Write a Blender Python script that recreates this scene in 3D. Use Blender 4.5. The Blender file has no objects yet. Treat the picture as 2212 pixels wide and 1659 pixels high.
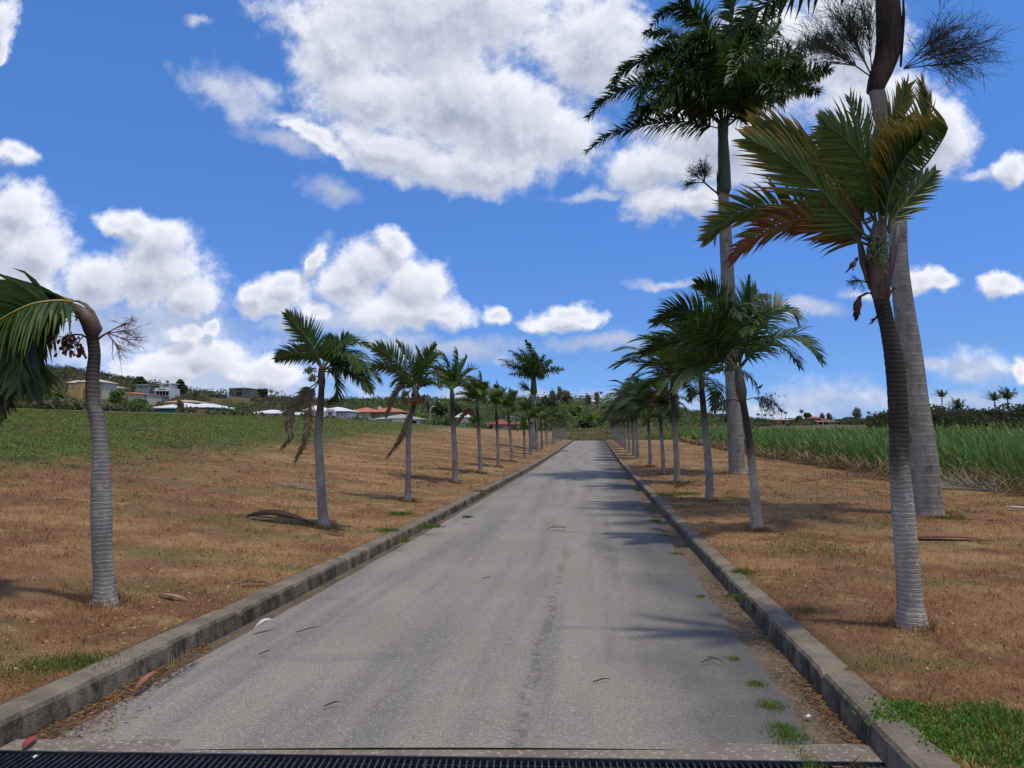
import bpy, math, random
import numpy as np
from mathutils import Vector, Matrix, noise as mnoise
random.seed(7); rng = np.random.default_rng(7)
SC = bpy.context.scene; COL = SC.collection
PI = math.pi
# ------------------------------------------------------------ camera
EYE = 1.70; FPX = 1600.0; PITCH = math.atan(95.5/1600.0)
cd = bpy.data.cameras.new('camera'); cam = bpy.data.objects.new('camera', cd); COL.objects.link(cam)
cd.sensor_width = 36; cd.lens = 36*FPX/2212; cd.clip_start = .05; cd.clip_end = 6000
cam.location = (0, 0, EYE); cam.rotation_euler = (PI/2+PITCH, 0, 0); SC.camera = cam
SC.view_settings.view_transform = 'Standard'; SC.view_settings.look = 'None'
SC.view_settings.exposure = 0.0; SC.view_settings.gamma = 1
def UV(px, py):
    u = (px-1106)/FPX; v = -(py-829.5)/FPX
    Y = math.cos(PITCH)-v*math.sin(PITCH); Z = math.sin(PITCH)+v*math.cos(PITCH)
    return u/Y, Z/Y
def P(px, py, d):
    u, v = UV(px, py); return Vector((u*d, d, EYE+v*d))
# ------------------------------------------------------------ sun
SUN_EL = math.radians(77); SUN_AZ = math.radians(115)     # from +Y towards +X
sd = bpy.data.lights.new('sun', 'SUN'); sun = bpy.data.objects.new('sun', sd); COL.objects.link(sun)
sd.energy = 2.45; sd.angle = math.radians(2.5); sd.color = (1, .91, .76)
sdir = Vector((math.sin(SUN_AZ)*math.cos(SUN_EL), math.cos(SUN_AZ)*math.cos(SUN_EL), math.sin(SUN_EL)))
sun.rotation_euler = sdir.to_track_quat('Z', 'Y').to_euler()
# ------------------------------------------------------------ node helpers
def N(nt, t, ins=None, **kw):
    n = nt.nodes.new(t)
    for k, v in kw.items(): setattr(n, k, v)
    if ins:
        for k, v in ins.items():
            if isinstance(v, bpy.types.NodeSocket): nt.links.new(v, n.inputs[k])
            else: n.inputs[k].default_value = v
    return n
def M(nt, op, a, b=0.0, c=0.0, clamp=False):
    n = N(nt, 'ShaderNodeMath', {0: a, 1: b, 2: c}, operation=op, use_clamp=clamp); return n.outputs[0]
def MR(nt, v, a, b, c=0., d=1., smooth=True):
    return N(nt, 'ShaderNodeMapRange', {'Value': v, 'From Min': a, 'From Max': b, 'To Min': c, 'To Max': d},
             interpolation_type='SMOOTHSTEP' if smooth else 'LINEAR').outputs[0]
def MIX(nt, f, a, b, bt='MIX'):
    n = N(nt, 'ShaderNodeMix', data_type='RGBA', blend_type=bt)
    for s, v in ((n.inputs[0], f), (n.inputs[6], a), (n.inputs[7], b)):
        if isinstance(v, bpy.types.NodeSocket): nt.links.new(v, s)
        else: s.default_value = v if not isinstance(v, tuple) else (*v[:3], 1)
    return n.outputs[2]
def NOISE(nt, vec, scale, detail=5, rough=.55, dist=0., col=False):
    n = N(nt, 'ShaderNodeTexNoise', {'Vector': vec, 'Scale': scale, 'Detail': detail, 'Roughness': rough, 'Distortion': dist})
    return n.outputs[1 if col else 0]
def SCALEV(nt, vec, s):
    return N(nt, 'ShaderNodeVectorMath', {0: vec, 1: s}, operation='MULTIPLY').outputs[0]
# ------------------------------------------------------------ world: Nishita sky and cumulus
W = bpy.data.worlds.new('World'); SC.world = W; W.use_nodes = True
wt = W.node_tree; wt.nodes.clear()
# clouds as ellipses of the sky (centre and radii as view angles), rot in degrees
CL = [(930,40,330,150,0),(730,110,110,110,0),(1010,230,270,130,15),(1120,300,190,95,0),(880,330,210,55,18),(690,300,110,22,22),
(1290,90,120,130,0),(800,200,150,80,0),(1060,350,160,50,0),
(1440,360,120,55,0),(1430,430,75,45,0),(1560,290,170,120,0),(1700,120,150,150,0),(1850,60,120,120,0),(1900,260,150,120,0),(2010,300,85,95,0),(1500,430,70,40,0),
(0,60,30,70,0),(0,120,22,40,0),
(25,330,50,34,0),(40,450,85,70,20),(70,550,90,90,0),(30,640,150,70,0),(0,520,80,110,0),
(250,470,55,30,20),(290,480,50,38,0),(350,520,80,55,20),(330,590,125,85,0),(220,600,90,70,0),(400,640,70,50,0),
(620,620,75,48,0),(600,650,90,36,0),(690,680,45,22,0),(560,630,45,30,0),
(850,525,52,38,0),(800,570,90,60,0),(890,620,80,70,0),(880,680,130,48,0),(950,690,85,34,0),(760,610,60,60,0),(690,560,18,50,15),
(1072,684,32,28,0),(1225,675,48,28,0),(1200,700,68,24,0),(1255,690,45,26,0),
(1990,600,52,30,0),(2040,600,40,26,0),(1960,620,40,18,0),(2165,612,50,28,0),(2190,368,42,38,0),(2205,790,34,40,0),
(400,720,42,26,0),(455,700,28,26,0),(450,760,110,40,0),(560,800,90,40,0),(380,790,150,50,0)]
SOFT = [(610,305,95,26,10),(715,400,60,34,10),(450,185,75,34,25),(500,240,60,22,50),(565,185,55,18,30),(520,210,90,50,40),(690,565,26,60,15),(1300,745,110,22,0),(850,738,120,18,0),(700,700,200,30,0),(180,740,250,60,0),(100,640,220,100,0),(350,720,260,90,0),(520,830,300,60,0),
(1750,860,110,40,0),(1650,890,250,30,0),(2000,870,300,26,0),(2030,786,60,18,0),(1745,672,80,22,0),(2110,380,70,14,-12),(2130,790,90,40,0),
(1290,410,90,14,-8),(1440,606,90,12,0),(620,255,90,18,10),(980,760,160,26,0),(1150,860,400,26,0),(620,45,60,30,40),(430,60,30,14,0),(1880,630,60,16,0)]
def ellgroup(name, els, warp):
    g = bpy.data.node_groups.new(name, 'ShaderNodeTree')
    g.interface.new_socket('V', in_out='INPUT', socket_type='NodeSocketVector')
    g.interface.new_socket('L', in_out='OUTPUT', socket_type='NodeSocketFloat')
    gi = g.nodes.new('NodeGroupInput'); go = g.nodes.new('NodeGroupOutput'); v = gi.outputs[0]; cur = None; sp = N(g, 'ShaderNodeSeparateXYZ', {0: v})
    for (cx, cy, rx, ry, r) in els:
        u0, v0 = UV(cx, cy)
        st = v if cur is None else N(g, 'ShaderNodeCombineXYZ', {0: sp.outputs[0], 1: sp.outputs[1], 2: cur}).outputs[0]
        m = N(g, 'ShaderNodeMapping', {'Vector': st, 'Location': (u0, v0, 0), 'Rotation': (0, 0, -math.radians(r)), 'Scale': (rx/FPX*1.08, ry/FPX*1.08, 1e6)}, vector_type='TEXTURE')
        l = N(g, 'ShaderNodeVectorMath', {0: m.outputs[0]}, operation='LENGTH').outputs['Value']
        if cur is None: cur = l
        else: cur = M(g, 'SMOOTH_MIN', cur, l, .35)
    g.links.new(cur, go.inputs[0]); return g
gH = ellgroup('cloud_hard', CL, 0); gS = ellgroup('cloud_soft', SOFT, 0)
tc = N(wt, 'ShaderNodeTexCoord'); sep = N(wt, 'ShaderNodeSeparateXYZ', {0: tc.outputs['Generated']})
yy = M(wt, 'MAXIMUM', sep.outputs[1], .05)
uv = N(wt, 'ShaderNodeCombineXYZ', {0: M(wt, 'DIVIDE', sep.outputs[0], yy), 1: M(wt, 'DIVIDE', sep.outputs[2], yy), 2: 0.}).outputs[0]
def clouds(off):
    p = N(wt, 'ShaderNodeVectorMath', {0: uv, 1: off}, operation='ADD').outputs[0]
    w1 = N(wt, 'ShaderNodeVectorMath', {0: NOISE(wt, p, 9, 2, .5, col=True), 1: (.5, .5, .5)}, operation='SUBTRACT').outputs[0]
    w2 = N(wt, 'ShaderNodeVectorMath', {0: NOISE(wt, p, 34, 3, .55, col=True), 1: (.5, .5, .5)}, operation='SUBTRACT').outputs[0]
    p2 = N(wt, 'ShaderNodeVectorMath', {0: p, 1: SCALEV(wt, w1, (.07, .055, 0))}, operation='ADD').outputs[0]
    p2 = N(wt, 'ShaderNodeVectorMath', {0: p2, 1: SCALEV(wt, w2, (.026, .026, 0))}, operation='ADD').outputs[0]
    gg = N(wt, 'ShaderNodeGroup'); gg.node_tree = gH; wt.links.new(p2, gg.inputs[0])
    nz = M(wt, 'ADD', M(wt, 'MULTIPLY', NOISE(wt, p, 11, 9, .66), .72), M(wt, 'MULTIPLY', NOISE(wt, p, 42, 6, .7), .28))
    return M(wt, 'ADD', M(wt, 'SUBTRACT', 1.0, gg.outputs[0]), M(wt, 'MULTIPLY', M(wt, 'SUBTRACT', nz, .5), 1.9)), p2, nz
D0, p2, nz0 = clouds((0, 0, 0)); D1, _, _ = clouds((.008, .020, 0))
gs = N(wt, 'ShaderNodeGroup'); gs.node_tree = gS; wt.links.new(p2, gs.inputs[0])
aS = M(wt, 'MULTIPLY', MR(wt, M(wt, 'ADD', M(wt, 'SUBTRACT', 1.0, gs.outputs[0]), M(wt, 'MULTIPLY', M(wt, 'SUBTRACT', nz0, .5), 2.6)), -.30, .90), .74)
aH = MR(wt, D0, -.16, .42)
front = MR(wt, sep.outputs[1], .02, .12)
alpha = M(wt, 'MULTIPLY', M(wt, 'MAXIMUM', aH, aS), front)
# unseen rest of the sky: cumulus thickened and warmed for neutral fill light
gz = NOISE(wt, tc.outputs['Generated'], 3.2, 6, .55)
aG = M(wt, 'MULTIPLY', M(wt, 'MULTIPLY', MR(wt, gz, .44, .56), M(wt, 'SUBTRACT', 1.0, front)), MR(wt, sep.outputs[2], 0, .15))
alpha = M(wt, 'MAXIMUM', alpha, aG)
lit = MR(wt, M(wt, 'SUBTRACT', D0, D1), -.42, .48)
thick = MR(wt, D0, .2, .95)
shade = M(wt, 'ADD', M(wt, 'MULTIPLY', lit, .66), M(wt, 'MULTIPLY', M(wt, 'SUBTRACT', 1.0, thick), .42), clamp=True)
shade = M(wt, 'ADD', shade, M(wt, 'MULTIPLY', M(wt, 'SUBTRACT', NOISE(wt, uv, 5, 4, .6), .5), .7), clamp=True)
ccol = MIX(wt, shade, (2.75, 3.2, 4.3), (7.3, 7.5, 8.2)); ccol = MIX(wt, M(wt, 'MULTIPLY', M(wt, 'SUBTRACT', 1.0, front), 1.0), ccol, (6.4, 6.2, 5.9))
sky = N(wt, 'ShaderNodeTexSky', sky_type='NISHITA', sun_disc=False, sun_elevation=SUN_EL, sun_rotation=SUN_AZ, altitude=50, air_density=1.0, dust_density=.4, ozone_density=2.0)
tint = MIX(wt, MR(wt, sep.outputs[2], .0, .10, smooth=False), (.31, .61, 1.46), MIX(wt, MR(wt, sep.outputs[2], .10, .42, smooth=False), (.35, .56, 1.04), (.47, .83, 1.31)))
skyc = MIX(wt, 1.0, sky.outputs[0], tint, 'MULTIPLY')
mixc = MIX(wt, alpha, skyc, ccol)
bg = N(wt, 'ShaderNodeBackground', {'Color': mixc, 'Strength': .125})
wo = N(wt, 'ShaderNodeOutputWorld', {'Surface': bg.outputs[0]})
SC.cycles.max_bounces = 4; SC.cycles.diffuse_bounces = 2; SC.cycles.glossy_bounces = 1; SC.cycles.transmission_bounces = 2
W.cycles.sampling_method = 'MANUAL'; W.cycles.sample_map_resolution = 512
# ------------------------------------------------------------ terrain function
HW = 2.30
_ys = np.arange(-60, 1600, .5)
_kz = np.interp(_ys, [-60,0,4,8,14,20,39,60,85,104,112,400,1600], [.5,.20,.15,.07,0,-.05,-.18,-.17,-.06,.02,.02,.0,0])
_kd = np.interp(_ys, [-60,110,122,132,150,165,1600], [0,0,-.8,-1.1,-.2,0,0])
_k = np.exp(-np.linspace(-2, 2, 17)**2); _k /= _k.sum()
_kz = np.convolve(np.pad(_kz, 8, 'edge'), _k, 'valid'); _kd = np.convolve(np.pad(_kd, 8, 'edge'), _k, 'valid')
def cx(y): return -.85+.1115*y
def sm(t): t = np.clip(t, 0, 1); return t*t*(3-2*t)
def vn(x, y, seed=0):
    xi = np.floor(x); yi = np.floor(y); fx = x-xi; fy = y-yi
    def h(a, b):
        s = np.sin(a*127.1+b*311.7+seed*74.7)*43758.5453; return s-np.floor(s)
    fx = fx*fx*(3-2*fx); fy = fy*fy*(3-2*fy)
    return (h(xi, yi)*(1-fx)+h(xi+1, yi)*fx)*(1-fy)+(h(xi, yi+1)*(1-fx)+h(xi+1, yi+1)*fx)*fy
def fbm(x, y, o=4, seed=0):
    r = 0; a = .5
    for i in range(o): r = r+a*vn(x*2**i, y*2**i, seed+i); a *= .5
    return r
RPX = [-3000,-400,0,100,230,330,420,500,600,700,800,900,1000,1060,1130,1200,1270,1340,1450,1520,1600,1660,1760,2212,3500]
RPY = [815,812,822,823,828,842,858,864,868,872,872,868,872,874,872,868,874,878,882,894,904,913,919,919,916]
FPX_ = [-3000,-400,0,400,700,1000,1100,1270,1500,2212,3500]; FPY_ = [888,888,888,895,912,924,929,932,926,924,924]
def rel(py): # elevation tangent for a picture row
    v = -(np.asarray(py)-829.5)/FPX
    return (math.sin(PITCH)+v*math.cos(PITCH))/(math.cos(PITCH)-v*math.sin(PITCH))
def H(x, y):
    x = np.asarray(x, float); y = np.asarray(y, float)
    lat = x-cx(y); L = -lat-HW; R = lat-HW; off = np.maximum(np.maximum(L, R), 0)
    z = np.interp(y, _ys, _kz)+np.interp(y, _ys, _kd)*np.exp(-(off/14)**2)
    l1 = np.maximum(L-.8, 0); t = np.clip(l1/36, 0, 1)
    z = z+3.40*(t*1.25-.25*t*t*t)*.93
    z = z-.012*np.clip(R-3, 0, 12)+.02*np.clip(R-15, 0, 60)*.5
    z = z+(fbm(x*.35, y*.35, 3, 3)-.44)*.10*np.clip((off-.4)/2, 0, 1)
    r = np.hypot(x, y); az = np.arctan2(x, np.maximum(y, 1e-3)); az = np.where(y < 1, np.sign(x)*1.1, np.clip(az, -1.1, 1.1))
    px = 1106+FPX*np.tan(az); cs = np.cos(az)
    zf = EYE+rel(np.interp(px, FPX_, FPY_))*160; zr = EYE+rel(np.interp(px, RPX, RPY))*350*cs/np.maximum(cs, .4)
    tt = np.clip((r-165)/185, 0, 1); far = zf+(zr-zf)*sm(tt**1.7)
    far = far-np.clip(r-370, 0, 1400)*.03+(fbm(x*.02, y*.02, 4, 9)-.47)*5*np.clip((r-185)/80, 0, 1)
    b = sm((r-108)/55); z = z*(1-b)+far*b
    return z
def Hs(x, y): return float(H(x, y))
def G(px, py, dmax=400):   # where a ray through that direction meets the ground
    d = 2.; 
    while d < dmax:
        p = P(px, py, d)
        if p.z <= Hs(p.x, p.y): return p
        d *= 1.006
    return P(px, py, dmax)
# ------------------------------------------------------------ mesh builder
def tag(o, label=None, cat=None, group=None, kind=None):
    for k, v in (('label', label), ('category', cat), ('group', group), ('kind', kind)):
        if v: o[k] = v
    return o
def empty(name, loc, label, cat, group=None, rz=0):
    o = bpy.data.objects.new(name, None); COL.objects.link(o); o.location = loc; o.rotation_euler = (0, 0, rz)
    o.empty_display_size = .2; return tag(o, label, cat, group)
class MB:
    def __init__(s): s.v = []; s.f = []; s.c = []; s.mi = []; s.smooth = True
    def add(s, vs, fs, col=(1, 1, 1), mi=0):
        b = len(s.v); s.v += [tuple(p) for p in vs]; s.f += [tuple(i+b for i in f) for f in fs]; s.mi += [mi]*len(fs)
        if isinstance(col, list): s.c += col
        else: s.c += [col]*len(vs)
        return s
    def tube(s, pts, rad, n=8, col=(1, 1, 1), mi=0, cap=True, flat=1.0):
        pts = [Vector(p) for p in pts]; k = len(pts); rad = [rad]*k if not hasattr(rad, '__len__') else rad
        vs = []; cs = []; prev = None
        for i, p in enumerate(pts):
            t = (pts[min(i+1, k-1)]-pts[max(i-1, 0)]).normalized()
            if prev is None: a = t.orthogonal().normalized()
            else: a = (prev-t*prev.dot(t)).normalized()
            prev = a; b = t.cross(a)
            for j in range(n):
                q = 2*PI*j/n; vs.append(p+(a*math.cos(q)+b*math.sin(q)*flat)*rad[i]); cs.append(col[i] if isinstance(col, list) else col)
        fs = [(i*n+j, i*n+(j+1) % n, (i+1)*n+(j+1) % n, (i+1)*n+j) for i in range(k-1) for j in range(n)]
        if cap: fs += [tuple(reversed(range(n))), tuple(range((k-1)*n, k*n))]
        return s.add(vs, fs, cs, mi)
    def box(s, c, sz, rz=0, mi=0, col=(1, 1, 1), R=None):
        R = R or Matrix.Rotation(rz, 3, 'Z'); c = Vector(c); h = Vector(sz)/2
        vs = [c+R@Vector((x*h.x, y*h.y, z*h.z)) for x in (-1, 1) for y in (-1, 1) for z in (-1, 1)]
        return s.add(vs, [(0,1,3,2),(4,6,7,5),(0,4,5,1),(2,3,7,6),(0,2,6,4),(1,5,7,3)], col, mi)
    def ball(s, c, r, n=6, m=5, col=(1, 1, 1), mi=0, R=None):
        c = Vector(c); r = Vector(r) if hasattr(r, '__len__') else Vector((r, r, r)); R = R or Matrix.Identity(3)
        vs = [c+R@Vector((0, 0, -r.z))]
        for i in range(1, m):
            a = PI*i/m-PI/2
            for j in range(n): q = 2*PI*j/n; vs.append(c+R@Vector((r.x*math.cos(a)*math.cos(q), r.y*math.cos(a)*math.sin(q), r.z*math.sin(a))))
        vs.append(c+R@Vector((0, 0, r.z))); e = len(vs)-1
        fs = [(0, 1+(j+1) % n, 1+j) for j in range(n)]
        for i in range(m-2):
            for j in range(n): a = 1+i*n; fs.append((a+j, a+(j+1) % n, a+n+(j+1) % n, a+n+j))
        a = 1+(m-2)*n; fs += [(a+j, a+(j+1) % n, e) for j in range(n)]
        return s.add(vs, fs, col, mi)
    def build(s, name, mats, parent=None, origin=(0, 0, 0), smooth=None, local=False):
        me = bpy.data.meshes.new(name); o3 = Vector(origin)
        me.from_pydata([(a[0]-o3.x, a[1]-o3.y, a[2]-o3.z) for a in s.v], [], s.f)
        mats = mats if isinstance(mats, (list, tuple)) else [mats]
        for m in mats: me.materials.append(m)
        me.polygons.foreach_set('material_index', s.mi)
        sm_ = s.smooth if smooth is None else smooth
        me.polygons.foreach_set('use_smooth', [sm_]*len(s.f))
        ca = me.color_attributes.new('Col', 'FLOAT_COLOR', 'POINT')
        ca.data.foreach_set('color', np.array([(*c[:3], 1) for c in s.c], 'f').ravel()); me.update()
        o = bpy.data.objects.new(name, me); COL.objects.link(o)
        if parent: o.parent = parent
        if not parent: o.location = origin
        return o
def npmesh(name, V, F, C, mat, smooth=False, extra=None):
    """V (n,3); F (m,k) constant-size faces; C (n,3)"""
    me = bpy.data.meshes.new(name); k = F.shape[1]
    me.vertices.add(len(V)); me.vertices.foreach_set('co', V.astype('f').ravel())
    me.loops.add(F.size); me.loops.foreach_set('vertex_index', F.astype('i').ravel())
    me.polygons.add(len(F)); me.polygons.foreach_set('loop_start', np.arange(0, F.size, k, dtype='i'))
    me.polygons.foreach_set('use_smooth', np.full(len(F), smooth))
    me.update(calc_edges=True)
    if C is not None:
        ca = me.color_attributes.new('Col', 'FLOAT_COLOR', 'POINT'); ca.data.foreach_set('color', np.c_[C, np.ones(len(C))].astype('f').ravel())
    if extra is not None:
        ca = me.color_attributes.new('zone', 'FLOAT_COLOR', 'POINT'); ca.data.foreach_set('color', np.c_[extra, np.ones(len(extra))].astype('f').ravel())
    me.materials.append(mat); me.validate()
    o = bpy.data.objects.new(name, me); COL.objects.link(o); return o
# ------------------------------------------------------------ materials
def newmat(name):
    m = bpy.data.materials.new(name); m.use_nodes = True; nt = m.node_tree; nt.nodes.clear(); return m, nt
def finish(nt, col, rough=.8, bump=None, bstr=.3, bdist=.01, spec=.3, transl=0., metal=0., rsock=None, hgt=None):
    ins = {'Base Color': col, 'Roughness': rough, 'Specular IOR Level': spec, 'Metallic': metal}
    b = N(nt, 'ShaderNodeBsdfPrincipled', ins)
    if bump is not None:
        bn = N(nt, 'ShaderNodeBump', {'Height': bump, 'Strength': bstr, 'Distance': bdist}); nt.links.new(bn.outputs[0], b.inputs['Normal'])
    out = b.outputs[0]
    if transl > 0:
        tr = N(nt, 'ShaderNodeBsdfTranslucent', {'Color': col}); mx = N(nt, 'ShaderNodeMixShader', {0: transl, 1: out, 2: tr.outputs[0]}); out = mx.outputs[0]
    N(nt, 'ShaderNodeOutputMaterial', {'Surface': out})
def mat(name, c1, c2=None, scale=3., rough=.8, bump=.3, detail=6, spec=.3, bdist=.01, transl=0., metal=0., stretch=(1, 1, 1), vcol=False, lo=.35, hi=.65):
    m, nt = newmat(name); tc = N(nt, 'ShaderNodeTexCoord'); v = SCALEV(nt, tc.outputs['Object'], stretch)
    n = NOISE(nt, v, scale, detail, .6); c2 = c2 or tuple(x*.8 for x in c1)
    col = MIX(nt, MR(nt, n, lo, hi), c1, c2)
    if vcol:
        a = N(nt, 'ShaderNodeAttribute', attribute_name='Col'); col = MIX(nt, 1.0, col, a.outputs[0], 'MULTIPLY')
    finish(nt, col, rough, n if bump else None, bump or .1, bdist, spec, transl, metal); return m
def leafmat(name, rough=.42, transl=.22, spec=.45):
    m, nt = newmat(name); a = N(nt, 'ShaderNodeAttribute', attribute_name='Col'); tc = N(nt, 'ShaderNodeTexCoord')
    n = NOISE(nt, tc.outputs['Object'], 9, 3); col = MIX(nt, 1.0, a.outputs[0], MIX(nt, n, (.7, .7, .7), (1.3, 1.3, 1.3)), 'MULTIPLY')
    finish(nt, col, rough, None, spec=spec, transl=transl); return m
M_FROND = leafmat('palm_frond_green', .48, .28, .28); M_DEAD = leafmat('dry_frond', .8, .08, .15)
M_LEAF = leafmat('tree_leaf', .65, .32, .18); M_CANE = leafmat('cane_leaf', .5, .25, .3)
def trunkmat(name, lo, hi, freq, zdark, line=(.42, .405, .385), stain=(.07, .065, .055)):
    m, nt = newmat(name); tc = N(nt, 'ShaderNodeTexCoord'); o = tc.outputs['Object']; s = N(nt, 'ShaderNodeSeparateXYZ', {0: o})
    n1 = NOISE(nt, SCALEV(nt, o, (1, 1, .35)), 7, 5, .6); n2 = NOISE(nt, o, 30, 6, .7)
    z = M(nt, 'ADD', M(nt, 'MULTIPLY', s.outputs[2], freq), M(nt, 'MULTIPLY', n1, 1.5 if freq > 10 else .5))
    fr = M(nt, 'FRACT', z); ring = M(nt, 'MULTIPLY', MR(nt, fr, .0, .18), M(nt, 'SUBTRACT', 1.0, MR(nt, fr, .18, .34)))
    c = MIX(nt, MR(nt, n1, .3, .7), lo, hi); c = MIX(nt, M(nt, 'MULTIPLY', MR(nt, fr, .34, .62), M(nt, 'MULTIPLY', M(nt, 'SUBTRACT', 1.0, MR(nt, fr, .62, .98)), .6 if freq > 10 else .15)), c, (.09, .08, .07)); c = MIX(nt, M(nt, 'MULTIPLY', ring, M(nt, 'MULTIPLY', MR(nt, n2, .42, .62), .85 if freq > 10 else .3)), c, line)
    c = MIX(nt, M(nt, 'MULTIPLY', MR(nt, NOISE(nt, SCALEV(nt, o, (1, 1, .6)), 11, 6, .75), .55, .66), .55), c, tuple(x*1.5 for x in hi))
    st = MR(nt, NOISE(nt, SCALEV(nt, o, (1, 1, .5)), 4.2, 6, .7), .56, .70); c = MIX(nt, M(nt, 'MULTIPLY', st, .75), c, stain)
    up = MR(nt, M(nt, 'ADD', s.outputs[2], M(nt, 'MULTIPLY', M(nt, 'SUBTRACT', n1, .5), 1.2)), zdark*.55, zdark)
    c = MIX(nt, M(nt, 'MULTIPLY', up, .93), c, MIX(nt, ring, (.022, .018, .015), (.065, .056, .048)))  # upper trunk darkened: browner new rings plus crown shade put into the colour
    h = M(nt, 'ADD', ring, M(nt, 'MULTIPLY', n2, 1.4))
    finish(nt, c, .9, h, .6, .010, .15); return m
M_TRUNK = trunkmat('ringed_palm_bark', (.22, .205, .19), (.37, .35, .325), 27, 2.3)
M_TRUNK_SHADED = trunkmat('ringed_palm_bark_shaded_top', (.33, .305, .27), (.48, .445, .40), 27, 1.6)  # paler lit foot and near-black crown-shaded top painted into the bark
M_ROYAL = trunkmat('royal_palm_bark', (.20, .185, .165), (.30, .285, .26), 5, 30, line=(.36, .34, .31), stain=(.085, .07, .055))
M_SHAFT = mat('crownshaft_green', (.06, .10, .035), (.10, .075, .05), 8, .45, .2, spec=.5, stretch=(1, 1, .3))
M_SHAFTB = mat('crownshaft_brown', (.16, .115, .085), (.055, .036, .028), 9, .6, .4, spec=.3, stretch=(1, 1, .25))
M_SHAFTK = mat('crownshaft_dark_brown', (.085, .055, .042), (.030, .020, .017), 7, .7, .4, spec=.2, stretch=(1, 1, .2))
M_SHAFTR = mat('royal_crownshaft', (.035, .075, .03), (.06, .07, .04), 6, .5, .1, spec=.3, stretch=(1, 1, .2))
M_BARK = mat('grey_bark', (.12, .10, .08), (.06, .05, .04), 12, .9, .5)
M_TWIG = mat('twig_brown', (.22, .15, .10), (.12, .075, .05), 20, .85, .2, vcol=True)
M_FRUIT = mat('fruit', (1, 1, 1), (.6, .6, .6), 20, .4, 0, spec=.5, vcol=True)
# ------------------------------------------------------------ ground colour (shared by soil and grass blades)
gg = bpy.data.node_groups.new('ground_colour', 'ShaderNodeTree')
gg.interface.new_socket('P', in_out='INPUT', socket_type='NodeSocketVector'); gg.interface.new_socket('Zone', in_out='INPUT', socket_type='NodeSocketColor')
gg.interface.new_socket('Color', in_out='OUTPUT', socket_type='NodeSocketColor')
gi = gg.nodes.new('NodeGroupInput'); go = gg.nodes.new('NodeGroupOutput'); p = gi.outputs[0]
zs = N(gg, 'ShaderNodeSeparateColor', {0: gi.outputs[1]})
a = NOISE(gg, p, .55, 6, .6); b = NOISE(gg, p, 2.3, 5, .65); c_ = NOISE(gg, SCALEV(gg, p, (.35, 1, 1)), 1.1, 5, .6); f_ = NOISE(gg, p, 14, 4, .7)
dry = MIX(gg, MR(gg, a, .40, .60), (.345, .215, .105), (.215, .120, .064))
dry = MIX(gg, M(gg, 'MULTIPLY', MR(gg, NOISE(gg, p, .16, 5, .6), .44, .60), .75), dry, (.215, .115, .064))
dry = MIX(gg, M(gg, 'MULTIPLY', MR(gg, b, .50, .72), .62), dry, (.43, .31, .155))
dry = MIX(gg, M(gg, 'MULTIPLY', MR(gg, c_, .50, .66), .68), dry, (.155, .150, .058))
dry = MIX(gg, M(gg, 'MULTIPLY', MR(gg, f_, .55, .72), .5), dry, (.15, .090, .052))
grn = MIX(gg, MR(gg, b, .38, .62), (.078, .118, .034), (.115, .155, .045)); grn = MIX(gg, MR(gg, c_, .5, .62), grn, (.15, .115, .055)); grn = MIX(gg, M(gg, 'MULTIPLY', MR(gg, a, .55, .66), .8), grn, (.05, .075, .026))
zn = M(gg, 'ADD', zs.outputs[0], M(gg, 'ADD', M(gg, 'MULTIPLY', M(gg, 'SUBTRACT', c_, .5), 1.0), M(gg, 'MULTIPLY', M(gg, 'SUBTRACT', b, .5), .9)))
zn = M(gg, 'ADD', zn, M(gg, 'MULTIPLY', M(gg, 'SUBTRACT', NOISE(gg, p, .22, 4, .6), .5), .8)); col = MIX(gg, MR(gg, zn, .28, .74), dry, grn)
hil = MIX(gg, MR(gg, NOISE(gg, p, .05, 6, .6), .4, .6), (.085, .085, .035), (.13, .105, .055))
col = MIX(gg, MR(gg, zs.outputs[1], .2, .8), col, hil)
col = MIX(gg, MR(gg, M(gg, 'ADD', zs.outputs[2], M(gg, 'MULTIPLY', M(gg, 'SUBTRACT', b, .5), .6)), .35, .7), col, MIX(gg, f_, (.20, .15, .10), (.34, .27, .19)))
gg.links.new(col, go.inputs[0])
def groundmat(name, blade):
    m, nt = newmat(name); tc = N(nt, 'ShaderNodeTexCoord'); z = N(nt, 'ShaderNodeAttribute', attribute_name='zone')
    g = N(nt, 'ShaderNodeGroup'); g.node_tree = gg; nt.links.new(tc.outputs['Object'], g.inputs[0]); nt.links.new(z.outputs[0], g.inputs[1])
    col = g.outputs[0]
    if blade:
        a = N(nt, 'ShaderNodeAttribute', attribute_name='Col'); col = MIX(nt, 1.0, MIX(nt, 1.0, col, (1.12, 1.04, .86), 'MULTIPLY'), a.outputs[0], 'MULTIPLY'); finish(nt, col, .8, None, spec=.15, transl=.25)
    else:
        f = NOISE(nt, tc.outputs['Object'], 60, 5, .75); f2 = NOISE(nt, tc.outputs['Object'], 9, 5, .7)
        col = MIX(nt, 1.0, col, MIX(nt, MR(nt, f, .3, .7), (.55, .52, .5), (1.45, 1.45, 1.4)), 'MULTIPLY')
        finish(nt, col, .95, M(nt, 'ADD', f, f2), .7, .04, .1)
    return m
M_GROUND = groundmat('dry_ground', False); M_BLADE = groundmat('grass_blade', True)
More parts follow.
